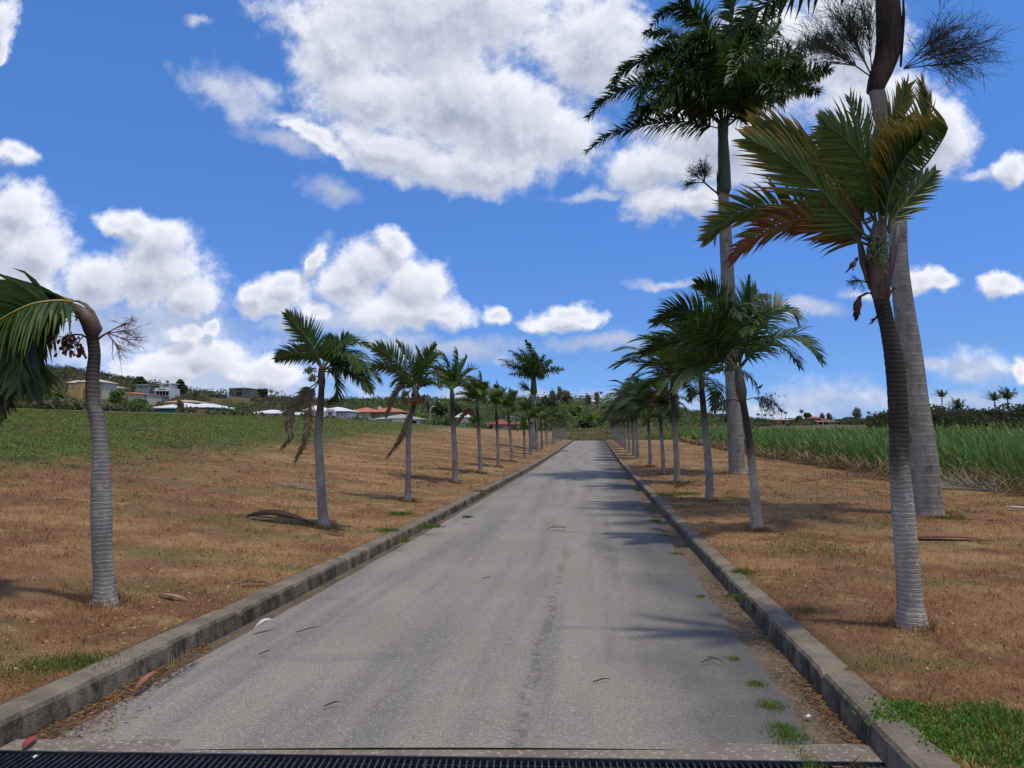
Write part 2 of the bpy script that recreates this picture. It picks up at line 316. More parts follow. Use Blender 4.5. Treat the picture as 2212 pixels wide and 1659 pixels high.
def zone(x, y):
    lat = x-cx(y); L = -lat-HW; R = lat-HW; r = np.hypot(x, y)
    g = np.clip((L-(7.2+.10*np.clip(y, 0, 110)))/9+.5, 0, 1)*(L > 0)
    g = np.where(R > 12, .45, g); h = sm((r-125)/50)
    s = np.clip(1-abs(R-8.8)/2.2, 0, 1)*.42; s = np.where(r > 120, 0, s)
    s2 = ((abs(x+23) < 5) & (abs(y-158) < 9))*1.0
    return np.c_[np.ravel(g), np.ravel(h*(1-s2)), np.ravel(np.maximum(s, s2))]
# ------------------------------------------------------------ ground sheet with the road trough in it
KW = .20
def spread(a, b, s0, g):
    o = [a]; s = s0
    while o[-1] < b: o.append(o[-1]+s); s *= g
    return o
right = spread(HW+KW-.02, 900, .2, 1.035); lats = np.array(sorted([-v for v in right]+[-(HW+KW-.05)]+[-HW*.5, 0, HW*.5]+[HW+KW-.05]+right))
ss = np.array(sorted([-v for v in spread(0, 60, 1.2, 1.15)[1:]]+spread(0, 1500, .3, 1.0155)))
LL, SS = np.meshgrid(lats, ss); XX = cx(SS)+LL; YY = SS; ZZ = H(XX, YY)
inner = np.abs(LL) < HW+KW-.03; ZZ = np.where(inner & (SS < 146), ZZ-.45, ZZ)
nL, nS = len(lats), len(ss); idx = np.arange(nL*nS).reshape(nS, nL)
F = np.c_[idx[:-1, :-1].ravel(), idx[:-1, 1:].ravel(), idx[1:, 1:].ravel(), idx[1:, :-1].ravel()]
VV = np.c_[XX.ravel(), YY.ravel(), ZZ.ravel()]
ground = npmesh('ground', VV, F, None, M_GROUND, True, zone(XX.ravel(), YY.ravel())); tag(ground, kind='structure')
# ------------------------------------------------------------ road, gutters, kerbs
def roadmat():
    m, nt = newmat('worn_asphalt'); tc = N(nt, 'ShaderNodeTexCoord'); o = tc.outputs['Object']; s = N(nt, 'ShaderNodeSeparateXYZ', {0: o})
    lat = M(nt, 'SUBTRACT', s.outputs[0], M(nt, 'ADD', M(nt, 'MULTIPLY', s.outputs[1], .1115), -.85))
    str_ = NOISE(nt, SCALEV(nt, N(nt, 'ShaderNodeCombineXYZ', {0: lat, 1: s.outputs[1], 2: 0.}).outputs[0], (1, .06, 1)), 2.2, 5, .6)
    big = NOISE(nt, o, .5, 5, .6); fine = NOISE(nt, o, 90, 3, .8); v = N(nt, 'ShaderNodeTexVoronoi', {'Vector': o, 'Scale': 125.}); mid = NOISE(nt, o, 7, 6, .7)
    c = MIX(nt, MR(nt, big, .35, .65), (.255, .224, .178), (.305, .270, .218)); c = MIX(nt, M(nt, 'MULTIPLY', MR(nt, str_, .42, .64), .75), c, (.165, .152, .135))
    c = MIX(nt, M(nt, 'MULTIPLY', MR(nt, mid, .4, .7), .35), c, (.28, .262, .24))
    vs = N(nt, 'ShaderNodeSeparateColor', {0: v.outputs['Color']})
    c = MIX(nt, M(nt, 'MULTIPLY', MR(nt, vs.outputs[0], .84, .90), .5), c, (.46, .44, .41)); c = MIX(nt, M(nt, 'MULTIPLY', MR(nt, vs.outputs[1], .78, .84), .5), c, (.12, .112, .105))
    # palm shade painted along the right edge, seam of tar near the middle
    e = MR(nt, M(nt, 'ADD', lat, M(nt, 'MULTIPLY', M(nt, 'SUBTRACT', big, .5), 2.6)), .75, 1.9)
    c = MIX(nt, M(nt, 'MULTIPLY', e, .74), c, (.07, .068, .066))
    seam = M(nt, 'ABSOLUTE', M(nt, 'ADD', M(nt, 'SUBTRACT', lat, .42), M(nt, 'MULTIPLY', M(nt, 'SUBTRACT', NOISE(nt, SCALEV(nt, o, (0, 1, 0)), .8, 3), .5), .16)))
    sa = M(nt, 'MULTIPLY', M(nt, 'SUBTRACT', 1.0, MR(nt, seam, .02, .07)), MR(nt, NOISE(nt, o, 11, 4, .7), .44, .58)); sa = M(nt, 'MULTIPLY', sa, M(nt, 'SUBTRACT', 1.0, MR(nt, s.outputs[1], 8, 15)))
    c = MIX(nt, M(nt, 'MULTIPLY', sa, .5), c, (.07, .07, .075))
    st = MR(nt, NOISE(nt, SCALEV(nt, o, (.5, 1.6, 1)), .75, 4, .6), .60, .72); c = MIX(nt, M(nt, 'MULTIPLY', st, .35), c, (.10, .095, .09))
    finish(nt, c, .88, M(nt, 'ADD', M(nt, 'MULTIPLY', v.outputs['Distance'], 1.0), M(nt, 'MULTIPLY', fine, .6)), .45, .008, .25); return m
M_ROAD = roadmat()
def concmat(name, c1, c2, dark, face):
    m, nt = newmat(name); tc = N(nt, 'ShaderNodeTexCoord'); o = tc.outputs['Object']
    a = NOISE(nt, o, 2.0, 6, .6); b = NOISE(nt, SCALEV(nt, o, (1, 1, .6)), 4.5, 8, .75); v = N(nt, 'ShaderNodeTexVoronoi', {'Vector': o, 'Scale': 60.})
    c = MIX(nt, MR(nt, a, .35, .65), c1, c2); vs = N(nt, 'ShaderNodeSeparateColor', {0: v.outputs['Color']})
    c = MIX(nt, MR(nt, vs.outputs[0], .84, .9), c, tuple(x*1.5 for x in c1))
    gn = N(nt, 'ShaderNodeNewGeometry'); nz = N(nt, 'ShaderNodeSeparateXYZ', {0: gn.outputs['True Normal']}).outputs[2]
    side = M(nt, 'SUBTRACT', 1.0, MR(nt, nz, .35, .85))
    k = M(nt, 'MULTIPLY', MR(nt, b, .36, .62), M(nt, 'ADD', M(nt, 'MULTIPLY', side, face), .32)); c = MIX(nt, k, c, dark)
    finish(nt, c, .92, M(nt, 'ADD', b, M(nt, 'MULTIPLY', v.outputs['Distance'], .5)), .5, .012, .2); return m
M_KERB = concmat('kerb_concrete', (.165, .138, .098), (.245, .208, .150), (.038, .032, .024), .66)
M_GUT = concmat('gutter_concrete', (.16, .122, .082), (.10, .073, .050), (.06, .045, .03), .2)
M_APRON = concmat('apron_concrete', (.26, .22, .175), (.20, .165, .13), (.09, .075, .06), .2)
ysr = np.array([3.98]+spread(4.2, 140, .25, 1.012)); ysr = ysr[ysr < 146]
def strip(name, prof, ys, m, kind='structure', jag=None, smooth=False):
    """prof: list of (lat, dz over the kerb-top datum) swept along the road"""
    ys = np.asarray(ys); lat = np.array([q[0] for q in prof])[None, :]+0*ys[:, None]; dz = np.array([q[1] for q in prof])[None, :]+0*ys[:, None]
    if jag is not None: lat, dz = jag(lat, dz, ys)
    Y = ys[:, None]+0*lat; X = cx(Y)+lat; Z = np.interp(Y, _ys, _kz)+np.interp(Y, _ys, _kd)+dz
    n = len(prof); k = len(ys); id_ = np.arange(n*k).reshape(k, n)
    F = np.c_[id_[:-1, :-1].ravel(), id_[:-1, 1:].ravel(), id_[1:, 1:].ravel(), id_[1:, :-1].ravel()]
    o = npmesh(name, np.c_[X.ravel(), Y.ravel(), Z.ravel()], F, None, m, smooth); return tag(o, kind=kind)
KH = .155
def jr(lat, dz, ys):
    w = (fbm(ys*1.7, ys*0+3, 4, 5)-.47)
    lat = lat.copy(); lat[:, 0] -= w*.05; lat[:, -1] += w*.16; return lat, dz
lr = np.linspace(-HW+.17, HW-.25, 14); crown = .03*(1-(lr/2.2)**2)
road = strip('road', [(l, -KH+.012+c) for l, c in zip(lr, crown)], ysr, M_ROAD, jag=jr, smooth=True)
def jg(lat, dz, ys): return lat, dz+((fbm(ys*2, ys*0, 3)-.45)*.01)[:, None]
strip('gutter', [(-HW-.03, -KH+.002), (-HW+.10, -KH-.004), (-HW+.24, -KH)], ysr, M_GUT, jag=jg)
strip('gutter', [(HW-.42, -KH-.002), (HW-.15, -KH-.010), (HW+.03, -KH-.002)], ysr, M_GUT, jag=jg)
def kerb(side, ys):
    def j(lat, dz, ys):
        seg = np.floor(ys/2.9+.3*side); r1 = np.sin(seg*12.9)*.014; r2 = np.sin(seg*7.3+1)*.008
        n = (fbm(ys*4, ys*0+side*9, 3, 2)-.45)*.03
        edge = np.abs(((ys/2.9+.3*side) % 1)-.5)*2; dip = -np.clip((edge-.965)/.03, 0, 1)*.035
        lat = lat+(r1)[:, None]; dz = dz+(r2+dip)[:, None]
        lat[:, 1:4] += n[:, None]*side*.5; dz[:, 2:5] += n[:, None]*.5; return lat, dz
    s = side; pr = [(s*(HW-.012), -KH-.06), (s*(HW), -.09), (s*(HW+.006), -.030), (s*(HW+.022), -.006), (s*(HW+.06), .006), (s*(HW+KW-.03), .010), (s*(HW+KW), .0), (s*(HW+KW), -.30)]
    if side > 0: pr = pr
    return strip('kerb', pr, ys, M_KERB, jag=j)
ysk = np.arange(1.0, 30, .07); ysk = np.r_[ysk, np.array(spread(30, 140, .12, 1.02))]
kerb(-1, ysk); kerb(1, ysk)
# near apron of concrete beyond the drain, and the road piece before it
def flat(name, poly, dz, m, sub=40):
    (x0, y0), (x1, y1), (x2, y2), (x3, y3) = poly; V = []; 
    for i in range(sub+1):
        t = i/sub; jj = (vn(np.array(i*.9), np.array(2.), 4)-.5)*.03
        for (xa, ya, xb, yb, q) in ((x0, y0, x1, y1, 0), (x3, y3, x2, y2, 1)):
            X = xa+(xb-xa)*t; Y = ya+(yb-ya)*t+jj*q; V.append((X, Y, float(np.interp(Y, _ys, _kz))-KH+dz))
    F = np.array([(2*i, 2*i+2, 2*i+3, 2*i+1) for i in range(sub)]); return tag(npmesh(name, np.array(V), F, None, m), kind='structure')
flat('concrete_apron', [(cx(4)-HW-.0, 3.965), (cx(4)+HW-.0, 3.83), (cx(4)+HW-.0, 4.045), (cx(4)-HW+.0, 4.125)], .030, M_APRON)
flat('road', [(cx(2)-HW, -6.), (cx(2)+HW, -6.), (cx(3.4)+HW, 3.48), (cx(3.4)-HW, 3.58)], .02, M_ROAD)
# ------------------------------------------------------------ drain grate
M_STEEL = mat('galvanised_steel', (.10, .11, .125), (.05, .055, .065), 30, .45, .2, metal=.75, spec=.5)
M_PIT = mat('drain_pit', (.012, .010, .010), (.025, .012, .012), 4, .9, .2)
g0 = Vector((cx(3.7)-HW+.02, 3.795, 0)); g1 = Vector((cx(3.7)+HW-.02, 3.66, 0)); zg = float(np.interp(3.7, _ys, _kz))-KH+.006
groot = empty('drain_grate', (g0+g1)/2+Vector((0, 0, zg)), 'long dark steel slatted drain grate across the near end of the road', 'drain grate')
gd = (g1-g0).normalized(); gn_ = Vector((-gd.y, gd.x, 0)); gl = (g1-g0).length
fr = MB(); fr.smooth = False; ra = math.atan2(gd.y, gd.x)
for s in (-1, 1): fr.box(gn_*s*.165, (gl, .012, .05), ra)
fr.build('frame', M_STEEL, groot)
for k in range(4):
    pb = MB(); pb.smooth = False; a0 = -gl/2+gl*k/4; a1 = a0+gl/4-.006; n = int((a1-a0)/.0335)
    for i in range(n+1): pb.box(gd*(a0+(a1-a0)*i/n)+Vector((0, 0, -.002)), (.009, .312, .035), ra)
    for s in (-.13, .13): pb.box(gd*((a0+a1)/2)+gn_*s+Vector((0, 0, -.012)), (a1-a0, .008, .02), ra)
    pb.build('grating_panel', M_STEEL, groot)
pt = MB(); pt.smooth = False; pt.box(Vector((0, 0, -.20)), (gl, .33, .25), ra); pt.build('channel', M_PIT, groot)
# ------------------------------------------------------------ fronds
def spline(pts, n):
    pts = [Vector(p) for p in pts]; q = [pts[0]*2-pts[1]]+pts+[pts[-1]*2-pts[-2]]; out = []
    m = len(pts)-1
    for i in range(n):
        t = i/(n-1)*m; k = min(int(t), m-1); f = t-k; a, b, c, d = q[k:k+4]
        out.append(.5*((2*b)+(c-a)*f+(2*a-5*b+4*c-d)*f*f+(3*b-a-3*c+d)*f**3))
    return out
GREEN = (.052, .105, .024); GREEN2 = (.10, .165, .034); DGREEN = (.024, .056, .018); YEL = (.42, .23, .03); OLIVE = (.15, .16, .03)
BROWN = (.20, .075, .032); GREYB = (.16, .12, .095)
def lerp(a, b, t): return tuple(x+(y-x)*t for x, y in zip(a, b))
def frond(mb, pts, L=.42, n=30, w=.030, roll=0., V=.25, wind=(-.8, 0, -.15), wk=.5, gk=.5, col=GREEN, tip=None, rach=(.14, .16, .04), rr=.011,
          t0=.14, fold=False, seed=0, seg=3, plume=0., a0=68, a1=26, jit=.10, taper=.45, sw=None, sa=.3):
    rs = random.Random(seed*131+17); path = spline(pts, max(14, len(pts)*5)); K = len(path)-1
    length = sum((path[i+1]-path[i]).length for i in range(K)); h = path[-1]-path[0]; h.z = 0
    if h.length < .15: h = Vector((-1, .2, 0))
    S0 = h.normalized().cross(Vector((0, 0, 1))); wv = Vector(wind); gv = Vector((0, 0, -1)); tip = tip or lerp(col, (.08, .10, .03), .5)
    mb.tube(path, [rr*(1-.8*i/K)+.002 for i in range(K+1)], 5, rach, cap=False, flat=.8)
    for i in range(n):
        t = t0+(1-t0)*(i+.2*rs.random())/n; x = t*K; k = min(int(x), K-1); p = path[k].lerp(path[k+1], x-k); T = (path[k+1]-path[k]).normalized()
        S = (S0-T*S0.dot(T)).normalized(); Nn = S.cross(T)
        if Nn.z < 0 and abs(T.z) < .9: pass
        R = Matrix.Rotation(roll, 3, T); S = R@S; Nn = R@Nn
        u = (t-t0)/(1-t0); ang = math.radians(a0+(a1-a0)*u)
        Lf = L*(.55+.45*math.sin(PI*min(1, .15+u*.95)))*(1-taper*u**3)
        for sd_ in (1, -1):
            rot = (rs.random()-.5)*plume if plume else 0; vv = V+rs.uniform(-1, 1)*jit+rot
            d = (T*math.cos(ang)+S*sd_*math.sin(ang)+Nn*vv+Vector((rs.uniform(-jit, jit), rs.uniform(-jit, jit), rs.uniform(-jit, jit)))).normalized()
            if sw: d = (d*(1-sa)+Vector(sw).normalized()*sa).normalized()
            lf = Lf*rs.uniform(.82, 1.12); q = p.copy(); cs_ = lerp(col, GREEN2 if rs.random() < .3 else col, .6); br = rs.uniform(.75, 1.25)
            verts = []; cols = []; prof = ([.5, 1, .55, 0] if seg == 3 else [.5, 1, .85, .42, 0]); wd = w*rs.uniform(.8, 1.15)
            for j in range(seg+1):
                sv = d.cross(Nn); sv = sv.normalized() if sv.length > .05 else S.copy()
                cc = lerp(cs_, tip, (j/seg)**3); cc = tuple(c*br for c in cc)
                if j == seg: verts.append(q.copy()); cols.append(cc)
                elif fold:
                    dn = d.cross(sv).normalized(); verts += [q-sv*wd*.5*prof[j], q+dn*wd*.22*prof[j], q+sv*wd*.5*prof[j]]; cols += [cc, tuple(c*.9 for c in cc), cc]
                else: verts += [q-sv*wd*.5*prof[j], q+sv*wd*.5*prof[j]]; cols += [cc, cc]
                if j < seg:
                    q = q+d*(lf/seg); d = (d+(wv*wk+gv*gk)*(.16+.34*(j+1)/seg)*rs.uniform(.4, 1.6)+Vector((rs.uniform(-1, 1), rs.uniform(-1, 1), rs.uniform(-1, 1)))*jit*.9*(j+1)/seg).normalized()
            c = 3 if fold else 2; fs = []
            for j in range(seg-1):
                for z in range(c-1): fs.append((j*c+z, j*c+z+1, (j+1)*c+z+1, (j+1)*c+z))
            b = (seg-1)*c; fs += [(b+z, b+z+1, seg*c) for z in range(c-1)]
            mb.add(verts, fs, cols)
    return mb
def autopath(base, az, el, length, grav=.9, windk=.5, wind=(-1, 0, -.1), n=7):
    d = Vector((math.cos(az)*math.cos(el), math.sin(az)*math.cos(el), math.sin(el))); p = Vector(base); out = [p.copy()]; w = Vector(wind)
    for i in range(n-1):
        p = p+d*(length/(n-1)); out.append(p.copy()); f = (i+1)/(n-1); d = (d+(Vector((0, 0, -grav))+w*windk)*f*.42).normalized()
    return out
def bunch(mb, base, dirv, length, n, seed, col, fruit=None, fs=.02, spread_=.7, sub=3, r=.004, droop=.3):
    """a branched palm inflorescence: main stalk, branchlets, fruit"""
    rs = random.Random(seed); base = Vector(base); d = Vector(dirv).normalized(); main = [base]; dd = d.copy()
    for i in range(4): main.append(main[-1]+dd*length*.14); dd = (dd+Vector((0, 0, -droop*.4))).normalized()
    mb.tube(main, [r*2.2, r*2, r*1.8, r*1.6, r*1.3], 5, col)
    for i in range(n):
        t = rs.uniform(.35, 1)*(len(main)-1); k = min(int(t), len(main)-2); p = main[k].lerp(main[k+1], t-k)
        e = (dd+Vector([rs.gauss(0, spread_) for _ in range(3)])).normalized(); L = length*rs.uniform(.3, .6); q = p.copy(); path = [q.copy()]
        for j in range(3): q = q+e*L/3; path.append(q.copy()); e = (e+Vector((0, 0, -droop*.5))+Vector([rs.gauss(0, .15) for _ in range(3)])).normalized()
        mb.tube(path, [r, r*.8, r*.6, r*.35], 4, col, cap=False)
        for s in range(sub):
            p1 = path[1].lerp(path[3], rs.random()); e1 = (e+Vector([rs.gauss(0, .6) for _ in range(3)])).normalized()*L*.4
            mb.tube([p1, p1+e1*.5, p1+e1+Vector((0, 0, -droop*L*.1))], [r*.6, r*.5, r*.25], 3, col, cap=False)
        if fruit:
            for s in range(rs.randint(2, 4)):
                p1 = path[1].lerp(path[3], rs.random())+Vector([rs.gauss(0, fs*.9) for _ in range(3)]); c = lerp(fruit[0], fruit[1], rs.random())
                mb.ball(p1, (fs*.5, fs*.5, fs*.72), 6, 4, c, mi=1)
    return mb
def deadfrond(mb, pts, L=.28, seed=0, n=26, col=GREYB, w=.016, rr=.012, roll=1.2):
    return frond(mb, pts, L=L, n=int(n*1.8), w=w*1.35, wk=.1, gk=.22, V=.0, roll=roll, col=col, tip=lerp(col, (.06, .04, .03), .5), rach=lerp(col, (.05, .035, .03), .4), rr=rr, seed=seed, a0=42, a1=14, jit=.22, t0=.22, taper=.1)
def rel_(b, pts): b = Vector(b); return [Vector(p)-b for p in pts]
def trunk_from(px_pts, d, root_loc, mb=None, n=16, rings=0, seed=0, sub=6, dd=None):
    """px_pts: (px, py, width in px) from foot to top"""
    pts = [P(x, y, d+(dd[i] if dd else 0)) for i, (x, y, w) in enumerate(px_pts)]; rad = [w*(.60 if i == 0 else .47)*d/FPX for i, (_, _, w) in enumerate(px_pts)]
    pts[0].z = root_loc.z-.06; path = []; rr = []; rs = random.Random(seed); N_ = (len(pts)-1)*sub
    sp = spline(pts, N_+1); 
    length = sum((sp[i+1]-sp[i]).length for i in range(N_)); M_ = max(N_, int(length/.022)) if rings else N_; sp = spline(pts, M_+1)
    xs = np.linspace(0, len(rad)-1, M_+1); rad = np.interp(xs, range(len(rad)), rad)
    for i in range(M_+1):
        k = 0
        if rings: k = rings*(((i % 3) == 0)*.9-.3)+rs.uniform(-1, 1)*rings*.4
        rr.append(rad[i]*(1+k))
    mb = mb or MB(); mb.tube(rel_(root_loc, sp), rr, n); return mb, sp[-1]
def crd(ox, oy, sc): return lambda x, y: ((ox+x/sc)*.54216, (oy+y/sc)*.54216)
def fr_px(conv, d, base, pts, depth=0., dz=None):
    """frond control points read off the photograph, each with its own depth"""
    out = []
    for i, (x, y) in enumerate(pts):
        px, py = conv(x, y); f = i/(len(pts)-1); out.append(P(px, py, d+depth*f)-base)
    return out
# ============================================================ near right palm
def build_R1():
    f = G(1970, 1356); d = f.y; b = Vector((f.x, f.y, Hs(f.x, f.y)))
    r = empty('christmas_palm', b, 'palm with yellow-tipped fronds and one rust-brown frond, nearest in the right row', 'palm tree', 'palms lining the right side of the road')
    mb, top = trunk_from([(1970,1361,64),(1966,1307,54),(1959,1205,50),(1951,1103,48),(1943,1001,42),(1941,899,42),(1933,787,42),(1918,710,33),(1903,645,34)], d, b, rings=.026, seed=3, n=20)
    mb.build('trunk', M_TRUNK_SHADED, r)
    cv = crd(2750, 0, 1.276); F = lambda pts, dep=0: fr_px(cv, d, b, pts, dep)
    m = MB(); pts = F([(972,1545),(968,1490),(958,1400),(950,1300),(955,1200),(965,1130)]); m.tube(pts, [.05, .075, .085, .085, .07, .05], 12)
    for q, (xa, ya, xb, yb) in enumerate([(915,1470,850,1200),(1010,1480,1040,1180),(960,1440,930,1200),(1020,1400,1060,1150),(900,1430,870,1230)]):
        A = F([(xa, ya), ((xa+xb)/2-10+q*4, (ya+yb)/2), (xb, yb)], -.07+.04*q); m.tube(A, [.02, .032, .016], 6, flat=.5)
    m.build('crownshaft', M_SHAFTB, r)
    W_ = (-1, 0, .05); k = dict(L=.56, w=.034, col=(.062, .115, .024), wind=W_, fold=True, rr=.014, rach=(.13, .14, .04), seg=4)
    data = [
     ([(930,1220),(860,1170),(740,1050),(600,900),(440,780),(310,715)], -.25, dict(roll=1.25, wk=.35, gk=.0, n=36, tip=YEL, a0=62, L=.60, seed=1, sw=(-.7,0,.35), sa=.38)),
     ([(920,1230),(840,1190),(650,1110),(430,1050),(270,1075),(150,1150),(80,1215)], .1, dict(roll=1.0, wk=.6, gk=.1, n=34, tip=YEL, L=.36, a0=55, seed=2)),
     ([(920,1250),(850,1220),(740,1145),(600,1112),(440,1150),(300,1235),(220,1320)], -.05, dict(roll=.9, wk=.25, gk=.45, n=32, col=BROWN, tip=(.06, .025, .015), L=.36, a0=58, rach=(.16, .08, .035), seed=3)),
     ([(955,1200),(925,1000),(900,850),(860,680),(810,500)], .25, dict(roll=1.35, wk=.25, gk=.0, n=30, tip=OLIVE, L=.46, a0=50, seed=4)),
     ([(1000,1180),(1040,1050),(1120,930),(1210,820),(1285,705),(1310,650)], -.15, dict(roll=1.5, wk=.3, gk=-.1, n=30, w=.030, jit=.24, tip=YEL, L=.56, a0=80, a1=88, seed=5, taper=.0, sw=(-.95,0,.62), sa=.66)),
     ([(985,1180),(965,1000),(985,800),(1040,600),(1100,430)], .35, dict(roll=1.3, wk=.35, gk=-.1, n=32, tip=YEL, L=.46, a0=48, seed=6)),
     ([(1010,1180),(1050,1090),(1120,1000),(1190,930),(1245,870)], .3, dict(roll=1.1, wk=-.1, gk=.1, n=22, tip=GREEN2, L=.26, a0=45, seed=7)),
     ([(940,1210),(850,1080),(700,880),(540,740),(400,670),(330,645)], .55, dict(roll=1.3, wk=.35, gk=.05, n=34, tip=YEL, L=.50, a0=55, seed=8, sw=(-.8,0,.4), sa=.4)),
     ([(970,1190),(900,1050),(830,880),(740,720),(650,600)], .65, dict(roll=1.2, wk=.3, gk=.0, n=30, tip=OLIVE, L=.44, a0=50, seed=9)),
     ([(985,1190),(1010,1000),(1060,850),(1150,720),(1200,560),(1180,430)], .5, dict(roll=1.2, wk=.35, gk=-.1, n=34, tip=YEL, L=.46, a0=60, seed=10, sw=(-.6,0,.7), sa=.4)),
     ([(975,1190),(940,980),(880,820),(780,700),(690,640)], -.45, dict(roll=1.0, wk=.3, gk=.1, n=30, tip=OLIVE, L=.48, a0=52, seed=11)),
     ([(985,1190),(1000,1030),(1040,900),(1100,790),(1180,700)], -.35, dict(roll=1.3, wk=.4, gk=-.2, n=34, tip=YEL, L=.46, a0=60, seed=13, sw=(-.7,0,.6), sa=.4)),
    ]
    for pts, dep, kw in data:
        kk = dict(k); kk.update(kw); kk['n'] = int(kk['n']*1.22); m = MB(); frond(m, F(pts, dep), **kk); o = m.build('frond', M_FROND, r, smooth=False)
        if kk.get('col') == BROWN: o['label'] = 'rust-brown dying frond drooping to the left'
    m = MB(); bs = fr_px(cv, d, b, [(985,1180),(955,1215)], -.12)[1]
    rs = random.Random(5)
    for i in range(46):
        p = bs+Vector((rs.gauss(0, .035), rs.gauss(0, .03)-.02, -abs(rs.gauss(0, .11))+.02)); e = Vector([rs.gauss(0, 1), rs.gauss(0, 1), rs.gauss(0, 1)-.3]).normalized()*.05
        m.tube([bs, p, p+e], [.004, .003, .002], 4, (.16, .22, .10)); 
        for q in range(5): m.ball(p+e*rs.random()+Vector([rs.gauss(0, .008) for _ in range(3)]), .0065, 5, 4, (.22, .30, .13), 1)
    m.build('flower_cluster', [M_FRUIT, M_FRUIT], r)
    m = MB(); bunch(m, F([(900,1440)])[0] if False else fr_px(cv, d, b, [(905,1440),(905,1440)])[0], (-.9, -.2, .35), .20, 22, 9, (.30, .20, .15), r=.0028, sub=4); m.build('dry_flower_stalk', [M_TWIG, M_TWIG], r)
    A = F([(940,1490),(900,1490),(860,1510),(850,1550),(845,1610)], -.1); m = MB(); m.tube(A, [.008, .012, .012, .035, .012], 7, (.45, .3, .2), flat=.5)
    deadfrond(m, F([(865,1515),(848,1560),(843,1620)], -.1), L=.07, n=16, seed=2, col=(.10, .055, .035)); m.build('withered_bract', M_TWIG, r)
    A = F([(985,1600),(1005,1530),(1020,1480),(1045,1462),(1058,1476)], -.08); m = MB(); m.tube(A, [.006, .014, .02, .018, .006], 7, (1, .95, .9), flat=.4)
    deadfrond(m, F([(1000,1500),(975,1580),(920,1640)], -.12), L=.09, n=14, seed=4, w=.008, col=(.2, .15, .12)); m.build('curled_bract', M_TWIG, r)
    return r
build_R1()
# ============================================================ second right palm
def build_R2():
    f = G(1635.5, 1147); d = f.y; b = Vector((f.x, f.y, Hs(f.x, f.y)))
    r = empty('christmas_palm', b, 'dark crowned palm with a notched grey trunk, second in the right row', 'palm tree', 'palms lining the right side of the road')
    mb, top = trunk_from([(1635.5,1150,25),(1632,1085,21),(1631,1068,23),(1631,1066,19),(1624,1001,18),(1615,926,16),(1605,868,15)], d, b, rings=.03, seed=5)
    mb.build('trunk', M_TRUNK_SHADED, r)
    cv = crd(2500, 1050, 1.4422); F = lambda pts, dep=0: fr_px(cv, d, b, pts, dep)
    m = MB(); m.tube(F([(662,800),(655,740),(645,680),(637,620),(632,570)]), [.055, .09, .085, .06, .03], 10); m.build('crownshaft', M_SHAFT, r)
    k = dict(L=.56, w=.036, wind=(-.7, 0, -.3), rr=.016, rach=(.06, .08, .03), col=DGREEN, tip=GREEN2, fold=False, seg=4)
    data = [([(645,590),(700,530),(800,450),(930,420),(1040,470),(1110,560)], -.5, dict(roll=.5, wk=-.25, gk=.9, n=36, L=.6, seed=1)),
     ([(645,580),(690,430),(780,320),(870,265),(950,290),(985,360)], .4, dict(roll=.7, wk=.0, gk=.7, n=34, seed=2)),
     ([(640,570),(640,400),(680,260),(730,180),(760,200)], .9, dict(roll=.9, wk=.1, gk=.4, n=30, seed=3)),
     ([(635,570),(590,380),(540,250),(470,150),(400,120)], .3, dict(roll=.9, wk=.5, gk=.2, n=34, seed=4)),
     ([(625,580),(520,420),(400,310),(270,280),(160,340)], -.3, dict(roll=.8, wk=.5, gk=.35, n=36, L=.6, seed=5)),
     ([(615,590),(480,480),(330,430),(190,460),(90,520)], .3, dict(roll=.6, wk=.5, gk=.5, n=36, L=.6, seed=6)),
     ([(610,600),(500,540),(380,570),(290,650),(240,750)], -.4, dict(roll=.5, wk=.4, gk=.8, n=32, L=.55, seed=7)),
     ([(650,600),(740,500),(850,470),(940,520),(990,600)], .9, dict(roll=.4, wk=.1, gk=1.0, n=30, L=.5, seed=8)),
     ([(630,580),(560,420),(520,330),(600,250),(660,300)], -1.1, dict(roll=.3, wk=.3, gk=.6, n=30, seed=9)),
     ([(640,580),(700,420),(720,330),(700,330),(690,400)], -1.2, dict(roll=.2, wk=.2, gk=.7, n=28, seed=10)),
     ([(625,580),(540,450),(440,380),(340,370),(260,420)], -1.0, dict(roll=.3, wk=.5, gk=.6, n=32, L=.55, seed=11)),
     ([(640,570),(670,420),(700,330),(690,250),(700,65)], 0., dict(roll=.8, wk=.0, gk=.0, n=16, L=.14, seed=12, t0=.6)),
     ([(630,575),(610,430),(560,300),(500,200),(450,190)], 1.1, dict(roll=.5, wk=.4, gk=.5, n=30, seed=14))]
    for pts, dep, kw in data:
        kk = dict(k); kk.update(kw); kk['n'] = int(kk['n']*1.9); m = MB(); frond(m, F(pts, dep), **kk); m.build('frond', M_FROND, r, smooth=False)
    for s, (x, y), dv in ((21, (680, 785), (.9, -.2, .35)), (22, (640, 790), (-.9, -.2, .25))):
        m = MB(); bunch(m, F([(x, y), (x, y)])[0], dv, .62, 34, s, (.42, .40, .24), fruit=((.10, .13, .05), (.17, .18, .09)), fs=.022, spread_=.42, sub=3, r=.004, droop=.55); m.build('fruit_cluster', [M_TWIG, M_FRUIT], r)
    return r, d
R2root, R2d = build_R2()
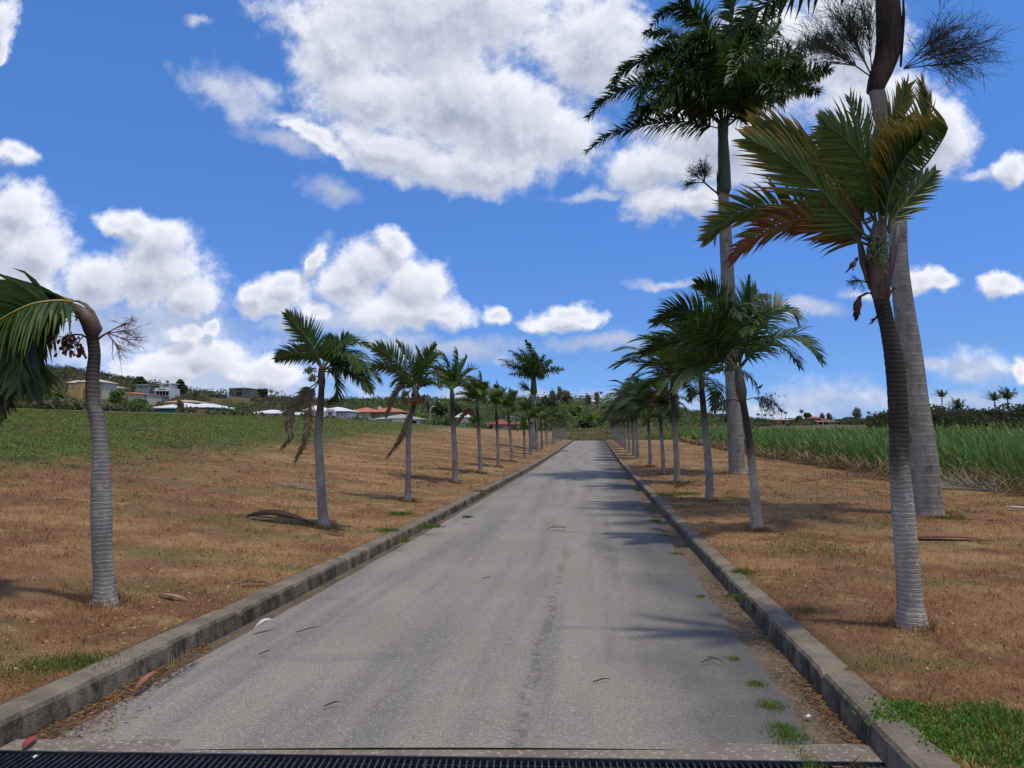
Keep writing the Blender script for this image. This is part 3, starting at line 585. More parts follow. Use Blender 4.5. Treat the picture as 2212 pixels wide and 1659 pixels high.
# ============================================================ left palms 1 to 3
def build_L1():
    f = G(227, 1307); d = f.y; b = Vector((f.x, f.y, Hs(f.x, f.y)))
    r = empty('christmas_palm', b, 'palm with its crown bent over to the left and hanging, nearest of the left row', 'palm tree', 'palms lining the left side of the road')
    mb, top = trunk_from([(227,1313,58),(226,1290,50),(224,1244,43),(220,1190,43),(219,1118,45),(217.5,1046,41),(216.5,974,33),(210,910,31),(201,867,31),(200,813,28),(204,765,26),(198,722,25)], d, b, rings=.022, seed=8, n=20)
    mb.build('trunk', M_TRUNK, r)
    cv = crd(0, 1050, 2.7645); F = lambda pts, dep=0: fr_px(cv, d, b, pts, dep); q = d/FPX*.1961/2
    m = MB(); m.tube(F([(1010,800),(1025,730),(985,640),(925,560),(850,500),(760,450)]), [q*130, q*195, q*180, q*150, q*110, q*60], 14)
    m.tube(F([(1060,700),(1060,640),(1010,530),(940,450),(860,415),(775,410)], .02), [q*40, q*75, q*60, q*45, q*35, q*20], 8, flat=.6)
    m.build('crownshaft', M_SHAFTB, r)
    yel = (.36, .27, .06); k = dict(L=.62, w=.050, wind=(-.6, 0, -.1), rr=.018, rach=yel, col=GREEN, tip=GREEN2, fold=True, seg=4)
    data = [([(800,430),(680,415),(520,420),(350,450),(180,520),(0,620),(-150,740)], -.5, dict(roll=.1, V=-.45, wk=.1, gk=1.1, n=46, L=.75, seed=1)),
     ([(790,410),(700,385),(560,335),(400,318),(200,300),(0,320),(-150,380)], .15, dict(roll=.7, V=-.1, wk=.5, gk=.25, n=40, L=.34, seed=2, sw=(-1,0,.05), sa=.4)),
     ([(760,440),(640,500),(520,580),(430,690),(350,830),(340,1000),(400,1180),(490,1330)], .2, dict(roll=1.2, wk=.2, gk=.5, n=50, L=.30, w=.05, rach=(.12, .12, .05), col=DGREEN, seed=3, a0=60)),
     ([(720,440),(560,450),(350,500),(180,640),(110,820),(150,1020),(205,1180),(200,1350)], -.35, dict(roll=1.3, wk=.3, gk=.6, n=44, L=.6, w=.06, seed=4, a0=60)),
     ([(740,440),(600,500),(420,560),(290,700),(260,900),(310,1120),(380,1290),(400,1430)], -.15, dict(roll=1.25, wk=.2, gk=.7, n=50, L=.36, w=.055, col=DGREEN, rach=(.2, .2, .06), seed=5, a0=55)),
     ([(720,430),(500,430),(260,520),(60,720),(-40,950),(-40,1200),(0,1380)], -.1, dict(roll=1.1, wk=.3, gk=.6, n=40, L=.6, w=.055, seed=6)),
     ([(740,420),(560,380),(300,380),(60,470),(-160,640),(-300,900)], .3, dict(roll=.7, wk=.4, gk=.5, n=40, L=.5, w=.05, seed=7, V=-.3)),
     ([(730,430),(520,480),(300,620),(180,850),(220,1060),(330,1250),(360,1420)], .25, dict(roll=1.2, wk=.2, gk=.6, n=40, L=.55, w=.055, col=DGREEN, seed=8)),
     ([(760,410),(640,370),(480,300),(320,260),(160,250),(30,290)], .25, dict(roll=.9, wk=.6, gk=.05, n=32, L=.15, w=.02, seed=9, sw=(-1,0,.1), sa=.5, rach=(.1, .1, .03)))]
    for pts, dep, kw in data:
        kk = dict(k); kk.update(kw); m = MB(); frond(m, F(pts, dep), **kk); m.build('frond', M_FROND, r, smooth=False)
    m = MB(); deadfrond(m, F([(120,900),(80,1150),(55,1400),(40,1520),(5,1680)], -.1), L=.2, n=30, seed=4, col=(.06, .045, .035)); m.build('dead_frond', M_DEAD, r, smooth=False)
    m = MB(); bs = F([(945,810),(945,810)])[0]; rs = random.Random(3)
    st = F([(945,810),(900,785),(820,780),(760,800),(740,860)]); m.tube(st, [.010, .009, .008, .006, .004], 6, (.9, .8, .6)); st2 = F([(920,800),(880,840),(860,900),(850,960)], -.05); m.tube(st2, [.006, .006, .005, .004], 5, (.7, .7, .5))
    for i in range(44):
        px_, py_ = rs.uniform(625, 890), rs.uniform(820, 1030); px_ += (py_-820)*.1; pp = F([(px_, py_), (px_, py_)])[0]+Vector((0, rs.uniform(-.09, .09), 0)); s = st[3]+Vector([rs.gauss(0, .02) for _ in range(3)])
        m.tube([s, (s+pp)/2+Vector((0, 0, .02)), pp], [.003, .0025, .0018], 4, (.8, .6, .4), cap=False)
        for z in range(2): m.ball(pp+Vector([rs.gauss(0, .012) for _ in range(3)]), (.0115, .0115, .016), 7, 5, lerp((.16, .015, .012), (.07, .012, .012), rs.random()), 1)
    for x_, y_ in ((545,815),(600,805),(580,830),(550,870),(595,872),(640,870),(910,935),(880,995)):
        pp = F([(x_, y_), (x_, y_)])[0]; m.ball(pp, (.0125, .0125, .018), 7, 5, (.14, .015, .015), 1); m.tube([st[3], pp], [.0022, .0016], 4, (.7, .5, .4))
    m.build('fruit_cluster', [M_TWIG, M_FRUIT], r)
    m = MB(); s0 = F([(1075,835),(1120,800),(1180,765)]); m.tube(s0, [.012, .010, .009], 6, (.7, .5, .4))
    for ang, ln in ((28, .34), (5, .34), (-18, .32), (-48, .30)):
        dv = Vector((math.cos(math.radians(ang)), rs.uniform(-.2, .2), math.sin(math.radians(ang)))); bunch(m, s0[-1], dv, ln*1.05, 13, ang+100, (1.1, .8, .72), sub=4, r=.0030, spread_=.33, droop=.06)
    m.build('bare_flower_stalk', [M_TWIG, M_TWIG], r)
    m = MB(); 
    for i in range(10):
        px_, py_ = rs.uniform(660, 850), rs.uniform(480, 600); pp = F([(px_, py_), (px_, py_)])[0]+Vector((0, rs.uniform(-.1, 0), 0)); m.tube([F([(760,500),(760,500)])[0], pp], [.006, .003], 4, (.3, .4, .2)); bunch(m, pp, (rs.uniform(-1, .6), -.5, -.4), .10, 8, i, (.30, .42, .18), fruit=((.12, .17, .07), (.18, .24, .10)), fs=.010, r=.0025, sub=2)
    m.build('flower_cluster', [M_TWIG, M_FRUIT], r)
    return r
build_L1()
def build_L(px, py, trunk, shaft, data, dead, label, seed, fl):
    f = G(px, py); d = f.y; b = Vector((f.x, f.y, Hs(f.x, f.y)))
    r = empty('christmas_palm', b, label, 'palm tree', 'palms lining the left side of the road')
    mb, top = trunk_from(trunk, d, b, rings=.03, seed=seed); mb.build('trunk', M_TRUNK, r)
    cv = crd(1000, 1200, 1.6588); F = lambda pts, dep=0: fr_px(cv, d, b, pts, dep); q = d/FPX*.3269/2
    m = MB(); m.tube(F(shaft[0]), [q*x for x in shaft[1]], 10); m.build('crownshaft', M_SHAFTB, r)
    k = dict(L=.42, w=.032, wind=(-.5, 0, -.2), rr=.013, rach=(.16, .18, .05), col=GREEN, tip=GREEN2, seg=4, fold=True)
    for pts, dep, kw in data:
        kk = dict(k); kk.update(kw); kk['n'] = int(kk['n']*1.35); kk['w'] = .034; m = MB(); frond(m, F(pts, dep), **kk); m.build('frond', M_FROND, r, smooth=False)
    for i, pts in enumerate(dead):
        m = MB(); deadfrond(m, F(pts, -.15), L=.19, n=80, seed=i+seed, col=(.19, .135, .11), w=.014, rr=.011); m.build('dead_frond', M_DEAD, r, smooth=False)
    for i, (x, y, dv, c, sz) in enumerate(fl):
        m = MB(); bunch(m, F([(x, y), (x, y)], 0)[0]+Vector((0, -.06, 0)), dv, sz, 26, seed+i, (.45, .35, .2), fruit=c, fs=.022, spread_=.55, sub=3, droop=.4); m.build('fruit_cluster', [M_TWIG, M_FRUIT], r)
GF = ((.14, .18, .08), (.22, .24, .12)); RF = ((.28, .10, .05), (.35, .17, .10))
build_L(700, 1140, [(700,1145,33),(698,1120,24),(696,1092,22),(691,1010,20),(687.6,945,18),(691,896,17),(694,847,14),(695.5,832,12)],
 ([(468,570),(468,530),(465,490),(468,450),(475,420)], [40, 48, 46, 42, 30]),
 [([(468,440),(430,340),(370,240),(300,160),(235,85)], -.15, dict(roll=1.2, n=38, wk=.3, gk=.05, L=.42, seed=1)),
  ([(462,440),(400,370),(310,345),(230,360),(165,385)], .1, dict(roll=.9, n=32, wk=.4, gk=.6, L=.34, seed=2)),
  ([(478,430),(490,350),(510,290),(530,230)], .3, dict(roll=1., n=20, wk=-.2, gk=-.1, L=.3, seed=3)),
  ([(480,440),(530,360),(610,300),(700,275),(780,300)], -.1, dict(roll=.4, n=36, wk=0, gk=.9, L=.42, seed=4)),
  ([(485,440),(540,370),(620,343),(690,365),(700,410),(675,450)], -.5, dict(roll=.3, n=34, wk=0, gk=1., L=.38, seed=5, rach=(.35, .3, .06))),
  ([(480,450),(560,420),(680,410),(780,450),(850,530)], .1, dict(roll=.4, n=38, wk=.0, gk=1.1, L=.44, seed=6, col=DGREEN)),
  ([(480,455),(560,440),(660,460),(740,520),(790,600)], -.3, dict(roll=.5, n=38, wk=.0, gk=1.1, L=.42, seed=7, col=DGREEN)),
  ([(478,460),(540,480),(570,550),(560,620),(510,665)], .2, dict(roll=.7, n=32, wk=.1, gk=.8, L=.34, seed=8, col=DGREEN)),
  ([(482,450),(570,400),(660,380),(720,450),(730,560)], .6, dict(roll=.5, n=36, wk=.0, gk=1., L=.42, seed=9, col=DGREEN)),
  ([(470,440),(430,380),(400,330),(390,280)], .6, dict(roll=.9, n=26, wk=.3, gk=.2, L=.32, seed=10)),
  ([(480,440),(520,370),(580,300),(640,250),(650,225)], .4, dict(roll=.9, n=26, wk=0, gk=.2, L=.26, seed=11))],
 [[(455,510),(420,550),(365,590),(320,650),(270,730),(255,820),(262,890),(210,965)], [(458,515),(430,560),(395,620),(385,720),(375,850),(345,950),(295,1050)]],
 'palm with two long grey dead fronds hanging, second in the left row', 11, [(448,500,(-.7,-.5,.1),GF,.16),(440,450,(-.9,-.3,.2),GF,.2)])
build_L(880.5, 1084, [(880.5,1088,19),(881,1070,15),(882,1026,13),(882,961,11.5),(885.5,912,10.5),(895,873,9)],
 ([(1078,690),(1082,650),(1088,610),(1090,575)], [36, 48, 44, 28]),
 [([(1085,590),(1020,460),(940,380),(870,330),(815,305)], -.2, dict(roll=1.2, n=36, wk=.3, gk=.1, L=.48, seed=1)),
  ([(1080,590),(1000,490),(920,440),(850,430),(795,450)], .1, dict(roll=.9, n=32, wk=.4, gk=.5, L=.42, seed=2)),
  ([(1090,580),(1070,460),(1030,360),(960,265)], .3, dict(roll=1.1, n=32, wk=.3, gk=0, L=.42, seed=3)),
  ([(1095,580),(1120,470),(1160,380),(1220,290)], -.1, dict(roll=1.1, n=34, wk=.3, gk=0, L=.42, seed=4)),
  ([(1098,590),(1140,520),(1190,480),(1240,500),(1250,560)], -.3, dict(roll=.4, n=30, wk=.1, gk=.9, L=.38, seed=5)),
  ([(1098,595),(1150,540),(1200,540),(1250,580)], .3, dict(roll=.5, n=28, wk=.0, gk=.8, L=.34, seed=6)),
  ([(1092,580),(1085,480),(1110,380),(1090,300)], .5, dict(roll=1., n=30, wk=.3, gk=0, L=.36, seed=7)),
  ([(1088,590),(1040,540),(980,520),(930,560)], -.4, dict(roll=.6, n=28, wk=.3, gk=.6, L=.36, seed=8)),
  ([(1096,585),(1150,430),(1200,360),(1240,350)], .5, dict(roll=.7, n=28, wk=.3, gk=.2, L=.36, seed=9))],
 [[(1080,600),(1030,570),(980,575),(940,640),(915,700),(895,760)], [(1070,670),(1045,760),(1020,850),(975,930),(905,1025)]],
 'palm with reddish fruit and brown dead fronds, third in the left row', 12, [(1080,640,(-.6,-.5,-.1),RF,.26),(1095,640,(.6,-.5,-.2),RF,.22),(1060,600,(-.7,-.4,.1),GF,.2)])
# ============================================================ the rest of the rows: templates then copies
def palm_variant(label, group, name, b, seed, big, shrivel=False, young=False):
    rs = random.Random(seed); r = empty(name, b, label, 'palm tree', group)
    lean = Vector((rs.uniform(-.16, .02), rs.uniform(-.1, .1), 0)); Ht = 2.55*rs.uniform(.95, 1.08)
    if young: Ht = 1.35
    pts = [Vector((0, 0, -.15)), Vector((0, 0, .08)), Vector((lean.x*.1, lean.y*.2, Ht*.3)), Vector((lean.x*.7, lean.y*.6, Ht*.65)), Vector((lean.x*1.3, lean.y, Ht))]
    sp = spline(pts, 60); m = MB(); m.tube(sp, [float(np.interp(i, [0, 3, 8, 30, 60], [.135, .115, .098, .086, .064]))*(1+rs.uniform(-.03, .03)) for i in range(60)], 12); m.build('trunk', M_TRUNK, r)
    top = sp[-1]; cs = top+Vector((-.02, 0, .42)); m = MB(); m.tube([top-Vector((0, 0, .02)), top+Vector((0, 0, .12)), top+Vector((-.01, 0, .3)), cs], [.05, .075, .06, .035], 8); m.build('crownshaft', M_SHAFT, r)
    n = 18 if big else 13; Lr = 1.85 if big else 1.35
    if young: Lr = .95; n = 8
    for i in range(n):
        az = 2*PI*(i*.382)+rs.uniform(-.3, .3); ring = i/n; el = math.radians(80-(88 if big else 66)*ring+rs.uniform(-8, 8)); lf = -math.cos(az)
        L_ = Lr*rs.uniform(.85, 1.1)*(1+.18*lf*(1 if big else .4))
        p = autopath(cs-Vector((0, 0, .08)), az, el, L_, grav=.75+.5*ring+(.2 if big else 0), windk=.75 if big else .5)
        m = MB(); frond(m, p, L=(.56 if big else .46)*(.7 if young else 1), n=44 if big else 38, w=.044, roll=rs.uniform(-.5, .5), V=.15, wind=(-1, 0, -.15), wk=.5, gk=.5+.5*ring, sw=(-.8, 0, .1 if big else .3), sa=.25, col=lerp(DGREEN if big else GREEN, GREEN2, rs.random()*.5), tip=rs.choice([GREEN2, OLIVE, GREEN2]), rr=.013, seed=seed*20+i, rach=(.10, .12, .035)); m.build('frond', M_FROND, r, smooth=False)
    if rs.random() < .7 and not young:
        m = MB(); bunch(m, top+Vector((-.04, -.03, 0)), (-.7, -.5, .1), .4, 22, seed, (.5, .42, .25), fruit=rs.choice([GF, RF, GF]), fs=.024, spread_=.5, sub=2, droop=.6); m.build('fruit_cluster', [M_TWIG, M_FRUIT], r)
    if shrivel:
        for i in range(2):
            p = autopath(top+Vector((0, 0, .1)), PI+rs.uniform(-1, 1), -.2, 1.0, grav=1.6, windk=.1); m = MB(); deadfrond(m, p, L=.22, n=22, seed=i+seed, col=(.20, .095, .045), w=.022); m.build('dead_frond', M_DEAD, r, smooth=False)
    return r
def copy_tree(o, loc, rz, sc, label, group=None, parent=None):
    c = o.copy(); COL.objects.link(c); c.location = loc; c.rotation_euler = (0, 0, rz); c.scale = sc
    if label: c['label'] = label
    if group: c['group'] = group
    for ch in list(o.children):
        d = ch.copy(); COL.objects.link(d); d.parent = c
        for g in ch.children: e = g.copy(); COL.objects.link(e); e.parent = d
    return c
ORD = ['first','second','third','fourth','fifth','sixth','seventh','eighth','ninth','tenth','eleventh','twelfth','thirteenth','fourteenth','fifteenth','sixteenth','seventeenth','eighteenth','nineteenth','twentieth','twenty-first','twenty-second','twenty-third','twenty-fourth']
GL, GR = 'palms lining the left side of the road', 'palms lining the right side of the road'
# (distance along the road, lateral offset from kerb, scale, variant)
Lrow = [(23.4,1.25,1.06),(28.9,1.3,.98),(34.3,1.3,.92),(40.3,1.35,1.02),(46,1.2,.62),(51.3,1.3,1.1),(56.8,1.3,.95),(62.5,1.3,1.0),(68.5,1.3,.9),(73,1.5,.95),(79,1.3,1.1),(84.5,1.3,.98),(90.5,1.3,1.02),(97,1.3,1.1),(102,1.3,1.0),(107,1.3,1.02),(112,1.3,1.1),(118,1.3,1.0)]
Rrow = [(17.6,1.25,1.04),(24.1,1.2,1.10),(28.9,1.2,.9),(35.7,1.2,.92),(46.3,1.2,1.16),(50.9,1.2,1.08),(57.6,1.2,1.0),(64.6,1.2,1.05),(71,1.2,1.1),(77.5,1.2,1.05),(84,1.2,1.1),(90,1.2,1.05),(97,1.2,1.12),(103,1.2,1.0),(109,1.2,1.08),(115,1.2,1.05)]
tl = {}; tr_ = {}
def place(row, side, tmpl, big, nvar):
    for i, (y, off, s) in enumerate(row):
        x = cx(y)+side*(HW+off); z = Hs(x, y); b = Vector((x, y, z)); o_ = ORD[i+(3 if side < 0 else 2)]; w_ = 'left' if side < 0 else 'right'
        extra = {(-1, 0): 'slim palm with a full green crown,', (-1, 2): 'palm whose trunk kinks sideways,', (-1, 3): 'palm with a trunk leaning right,', (-1, 4): 'short young palm,', (1, 0): 'curved palm with drooping crown,', (1, 2): 'palm with low shaggy fronds,', (1, 3): 'short palm with a low dark crown,', (1, 5): 'palm with orange-brown dead fronds,'}.get((side, i), 'wind-swept palm with pale grey trunk,')
        lab = f'{extra} {o_} from the camera in the {w_} row'; grp = GL if side < 0 else GR; v = i % nvar
        rz = random.uniform(-.25, .25); 
        if side < 0 and i == 4: palm_variant(lab, grp, 'christmas_palm', b, 77, False, young=True); continue
        if v not in tmpl or (side > 0 and i in (2, 5)):
            o = palm_variant(lab, grp, 'christmas_palm', b, 40+v+(20 if big else 0)+(i if i in (2, 5) else 0), big, shrivel=(v == 1 or (side > 0 and i in (2, 5)))); o.scale = (s, s, s); tmpl.setdefault(v, o); 
            if side < 0 and i == 2: o.rotation_euler = (0, 0, .3)
        else: copy_tree(tmpl[v], b, rz, (s, s, s*random.uniform(.94, 1.06)), lab, grp)
place(Lrow, -1, tl, False, 5); place(Rrow, 1, tr_, True, 5)
# ============================================================ royal palms
def plume(m, p, L, n, seed, col=DGREEN, w=.092): return frond(m, p, L=L, n=n, w=w, roll=0, V=.1, plume=2.2, wind=(-.9, 0, -.25), wk=.45, gk=.85, col=col, tip=GREEN2, rr=.030, seed=seed, t0=.13, a0=70, a1=30, jit=.25, rach=(.05, .08, .03), taper=.35, sw=(-.6, 0, -.1), sa=.18)
def build_royal(b, d, trunk, shaft, fronds, label, inf, seed, cv):
    r = empty('royal_palm', b, label, 'palm tree'); mb, top = trunk_from(trunk, d, b, n=20, seed=seed, sub=8); mb.build('trunk', M_ROYAL, r)
    F = lambda pts, dep=0: fr_px(cv, d, b, pts, dep)
    m = MB(); m.tube(F(shaft[0]), shaft[1], 12); m.build('crownshaft', shaft[2], r)
    for i, (pts, dep) in enumerate(fronds):
        m = MB(); plume(m, F(pts, dep), 1.0, 170, seed+i, lerp(DGREEN, GREEN, random.random()*.6)); m.build('frond', M_FROND, r, smooth=False)
    inf(r, F)
cv7 = crd(2300, 0, 1.3827)
f = G(1594, 1024); dR2 = f.y; bR2 = Vector((f.x, f.y, Hs(f.x, f.y)))
def inf2(r, F):
    m = MB(); m.tube(F([(785,1075),(740,1040),(700,1005)]), [.04, .035, .03], 6, (.3, .35, .15)); q = F([(700,1005),(700,1005)])[0]
    for a in range(5): bunch(m, q, (-.8+.25*a, random.uniform(-.5, .5), .1+.2*a), .95, 26, a+50, (.28, .25, .2), sub=5, r=.010, spread_=.4, droop=.1)
    m.build('flower_cluster', [M_TWIG, M_TWIG], r)
    m = MB(); m.tube(F([(778,1045),(772,990),(770,930)], -.1), [.05, .06, .01], 6, (.4, .4, .25), flat=.5); m.build('spathe', M_TWIG, r)
    m = MB(); q = F([(790,1290),(790,1290)])[0]; deadfrond(m, [q+Vector((-.1, -.1, .35)), q+Vector((-.28, -.2, .1)), q+Vector((-.3, -.2, -.5))], L=.3, n=26, seed=9, col=(.12, .09, .09), w=.02); m.build('dead_flower_stalk', M_DEAD, r)
build_royal(bR2, dR2, [(1594,1032,42),(1592,1015,37),(1590,960,36),(1586,900,34),(1580,760,33),(1573,620,31),(1568,520,29),(1563,430,25),(1562,412,24)],
 ([(800,1075),(808,1040),(810,950),(806,850),(803,760),(803,690),(806,650)], [.23, .29, .25, .23, .20, .22, .12], M_SHAFTR),
 [([(795,710),(700,690),(560,672),(380,690),(200,735),(45,845)], -.6), ([(795,700),(680,590),(500,495),(330,470),(170,540),(60,650)], .5), ([(795,690),(690,500),(570,370),(430,320),(280,370),(185,480)], 1.5),
  ([(800,690),(720,420),(620,250),(510,180),(400,190)], 2.5), ([(800,690),(760,380),(700,160),(610,50),(480,70),(370,200)], -1.2), ([(808,690),(820,420),(845,200),(860,0),(862,-110)], .4),
  ([(812,690),(880,460),(970,260),(1070,80),(1150,-30)], .8), ([(812,690),(900,480),(990,320),(1070,200),(1120,125)], 2.5), ([(815,690),(930,520),(1080,370),(1240,270),(1405,205)], .6),
  ([(815,700),(960,580),(1120,470),(1260,410),(1390,375)], -1.), ([(815,705),(920,625),(1060,540),(1200,480),(1330,500)], 1.2), ([(805,690),(830,480),(880,330),(900,280),(840,450)], -3.6),
  ([(797,690),(640,520),(500,430),(390,430),(330,600)], -3.), ([(800,690),(700,550),(580,470),(480,520),(440,620)], -3.6), ([(812,690),(900,560),(1000,480),(1080,480),(1140,540)], -3.2),
  ([(803,690),(760,480),(770,330),(830,250),(900,300)], 3.5), ([(808,690),(900,500),(1000,400),(1100,380)], 4.), ([(800,690),(680,560),(560,500),(420,500)], 4.), ([(800,690),(780,380),(740,200),(700,120)], 0.),
  ([(812,700),(930,560),(1060,430),(1180,380),(1290,430)], -2.), ([(812,700),(900,520),(1010,350),(1130,290),(1240,320)], 2.), ([(800,700),(690,600),(560,560),(420,580),(300,640)], 1.5), ([(800,700),(680,580),(540,540),(400,600),(330,680)], -2.), ([(798,690),(700,420),(560,300),(450,290),(380,360)], -1.5), ([(806,690),(840,450),(900,260),(960,170),(1010,180)], -1.5), ([(803,690),(790,430),(720,260),(640,230),(560,290)], -2.5), ([(808,690),(880,430),(930,200),(960,40)], 1.5)],
 'tall royal palm with a wide dark crown behind the second right palm', inf2, 300, cv7)
f = G(1999, 1113); dR1 = f.y; bR1 = Vector((f.x, f.y, Hs(f.x, f.y)))
cv8 = crd(2750, 0, 1.276)
def inf1(r, F):
    for s, x, y, dirs in ((1, 925, 395, [(-.5, -.2, .9), (-.75, .2, .75), (-.9, -.2, .5), (-.3, .2, 1.), (-.15, -.2, 1.1)]), (2, 1085, 350, [(.95, -.2, .35), (.85, .2, .6), (.7, .2, .75), (1, 0, .15)])):
        m = MB(); q = F([(x, y), (x, y)])[0]
        for i, dv in enumerate(dirs): bunch(m, q, dv, 1.8, 38, i+s*70, (.075, .085, .055), sub=8, r=.0065, spread_=.30, droop=.05)
        m.build('flower_cluster', [M_FRUIT, M_FRUIT], r)
    m = MB(); m.tube(F([(1070,340),(1078,200),(1085,80),(1083,-60)], -.2), [.03, .05, .05, .01], 6, (.15, .12, .1), flat=.6); m.build('spathe', M_TWIG, r)
crown1 = []
for i in range(16):
    a = 2*PI*i*.382; el = [1.35, 1.0, .6, .25][i//4]; crown1.append((a, el))
r1 = empty('royal_palm', bR1, 'thick grey royal palm leaning left right behind the nearest right palm', 'palm tree')
mb, top = trunk_from([(1999,1117,80),(1998,1100,74),(1990,1000,72),(1976,880,62),(1966,760,50),(1952,660,44),(1941,560,40),(1938,467,40),(1928,400,38),(1914,300,37),(1898,215,36),(1893,195,34)], dR1, bR1, n=22, sub=8)
mb.build('trunk', M_ROYAL, r1)
F1 = lambda pts, dep=0: fr_px(cv8, dR1, bR1, pts, dep); q = dR1/FPX*.4249/2
m = MB(); m.tube(F1([(938,470),(950,420),(974,360),(1000,285),(1012,190),(1008,80),(1000,-40),(998,-160),(998,-240)]), [q*84, q*96, q*110, q*122, q*126, q*122, q*112, q*100, q*60], 14); m.build('crownshaft', M_SHAFTK, r1)
ct = F1([(998,-230),(998,-230)])[0]
for i, (a, el) in enumerate(crown1):
    m = MB(); plume(m, autopath(ct, a, el, 3.6*(1.15 if math.cos(a) < 0 else .9), grav=.8, windk=.35), .85, 60, 500+i); m.build('frond', M_FROND, r1, smooth=False)
inf1(r1, F1)
# left royal and the far ones from one template
def royal_auto(b, h, label, seed, rad=.22, n=15, Lf=3.0, group=None, name='royal_palm', leaf=64, inf=False):
    r = empty(name, b, label, 'palm tree', group); rs = random.Random(seed); m = MB()
    m.tube([(0, 0, -.3), (0, 0, .3), (0, 0, h*.35), (-.02*h*.2, 0, h*.7), (0, 0, h)], [rad*1.25, rad*1.1, rad, rad*.85, rad*.6], 12); m.build('trunk', M_ROYAL, r)
    m = MB(); m.tube([(0, 0, h-.02), (0, 0, h+.2), (0, 0, h+1.0), (0, 0, h+1.45)], [rad*.62, rad*.85, rad*.62, rad*.4], 10); m.build('crownshaft', M_SHAFTR, r)
    for i in range(n):
        a = 2*PI*i*.382+rs.uniform(-.2, .2); el = math.radians(80-62*i/n); L_ = Lf*rs.uniform(.85, 1.1)*(1.15 if math.cos(a) < 0 else .88)
        m = MB(); plume(m, autopath((0, 0, h+1.3), a, el, L_, grav=.42, windk=.4), .75, leaf, seed*9+i, lerp(DGREEN, GREEN2, rs.random()*.6), w=.10); m.build('frond', M_FROND, r, smooth=False)
    if inf:
        m = MB(); 
        for i in range(3): bunch(m, (0, 0, h), (-.7, rs.uniform(-.5, .5), .7), 1.5, 26, i, (.3, .27, .22), sub=4, r=.012, spread_=.3, droop=.1)
        m.build('flower_cluster', [M_TWIG, M_TWIG], r)
    return r
yb = 62.; xb = P(1153, 900, yb).x; bz = Hs(xb, yb)
royal_auto(Vector((xb, yb, bz)), P(1154, 852, yb).z-bz, 'tall royal palm standing above the left row of palms', 31, rad=.36, Lf=2.9, n=15, inf=True)
# ============================================================ leaf clouds, trees, scrub
def leafquads(pts, size, cols, r, up=.0, aspect=.6):
    n = len(pts); a = r.normal(size=(n, 3)); a[:, 2] *= (1-up); a /= np.linalg.norm(a, axis=1)[:, None]; b = np.cross(a, r.normal(size=(n, 3))); b /= np.linalg.norm(b, axis=1)[:, None]
    s = (size*r.uniform(.6, 1.3, n))[:, None]; A = a*s; B = b*s*aspect
    V = np.stack([pts-A, pts-A*.1-B, pts+A, pts-A*.1+B], 1).reshape(-1, 3); F = np.arange(4*n).reshape(n, 4); C = np.repeat(cols, 4, 0); return V, F, C
def blobpts(c, rad, n, r, flat=1.):
    d = r.normal(size=(n, 3)); d /= np.linalg.norm(d, axis=1)[:, None]; d[:, 2] = np.where(d[:, 2] < -.4, -d[:, 2]*.5, d[:, 2]); k = r.uniform(.55, 1.05, n)**.6
    return np.array(c)+d*k[:, None]*np.array(rad)
def tree(name, b, h, rx, label, group=None, seed=0, n=900, leaf=.3, c1=(.04, .075, .02), c2=(.085, .12, .035), ry=None, base=.25, lobes=11, cat='tree', wisp=False, trunk=True):
    r = np.random.default_rng(seed); e = empty(name, b, label, cat, group); rs = random.Random(seed)
    tr = MB(); cc = Vector((0, 0, h*(.5+base*.5))); rz = h*(1-base)*.5
    if trunk: tr.tube([(0, 0, -.5), (rs.uniform(-.1, .1)*h*.2, 0, h*.25), (0, 0, h*.6)], [h*.035+.03, h*.028, h*.012], 7)
    P_, C_ = [], []
    for i in range(lobes):
        u = r.normal(size=3); u /= np.linalg.norm(u); k = r.uniform(.35, .72); lc = np.array(cc)+u*k*np.array([rx, rx, rz]); lr = r.uniform(.30, .50)
        if trunk: tr.tube([(0, 0, h*.2*(1+rs.random())), tuple(np.array([0, 0, h*.3])*.4+lc*.6), tuple(lc)], [h*.016, h*.011, h*.004], 5)
        m = n//lobes; p = blobpts(lc, (rx*lr, rx*lr, rz*lr*(1.0 if not wisp else 1.6)), m, r)
        if wisp: p[:, 0] -= (p[:, 2]-lc[2])*.25
        P_.append(p); base_c = np.array(lerp(c1, c2, rs.random())); C_.append(base_c[None, :]*r.uniform(.9, 2.0, (m, 1)))
    V, F, C = leafquads(np.vstack(P_), leaf, np.vstack(C_), r, aspect=.22 if wisp else .6)
    o = npmesh('crown', V, F, C, M_LEAF); o.parent = e
    if trunk: tr.build('trunk', M_BARK, e)
    return e
HOUSES = []   # (px0, px1, distance) kept clear of scrub in front
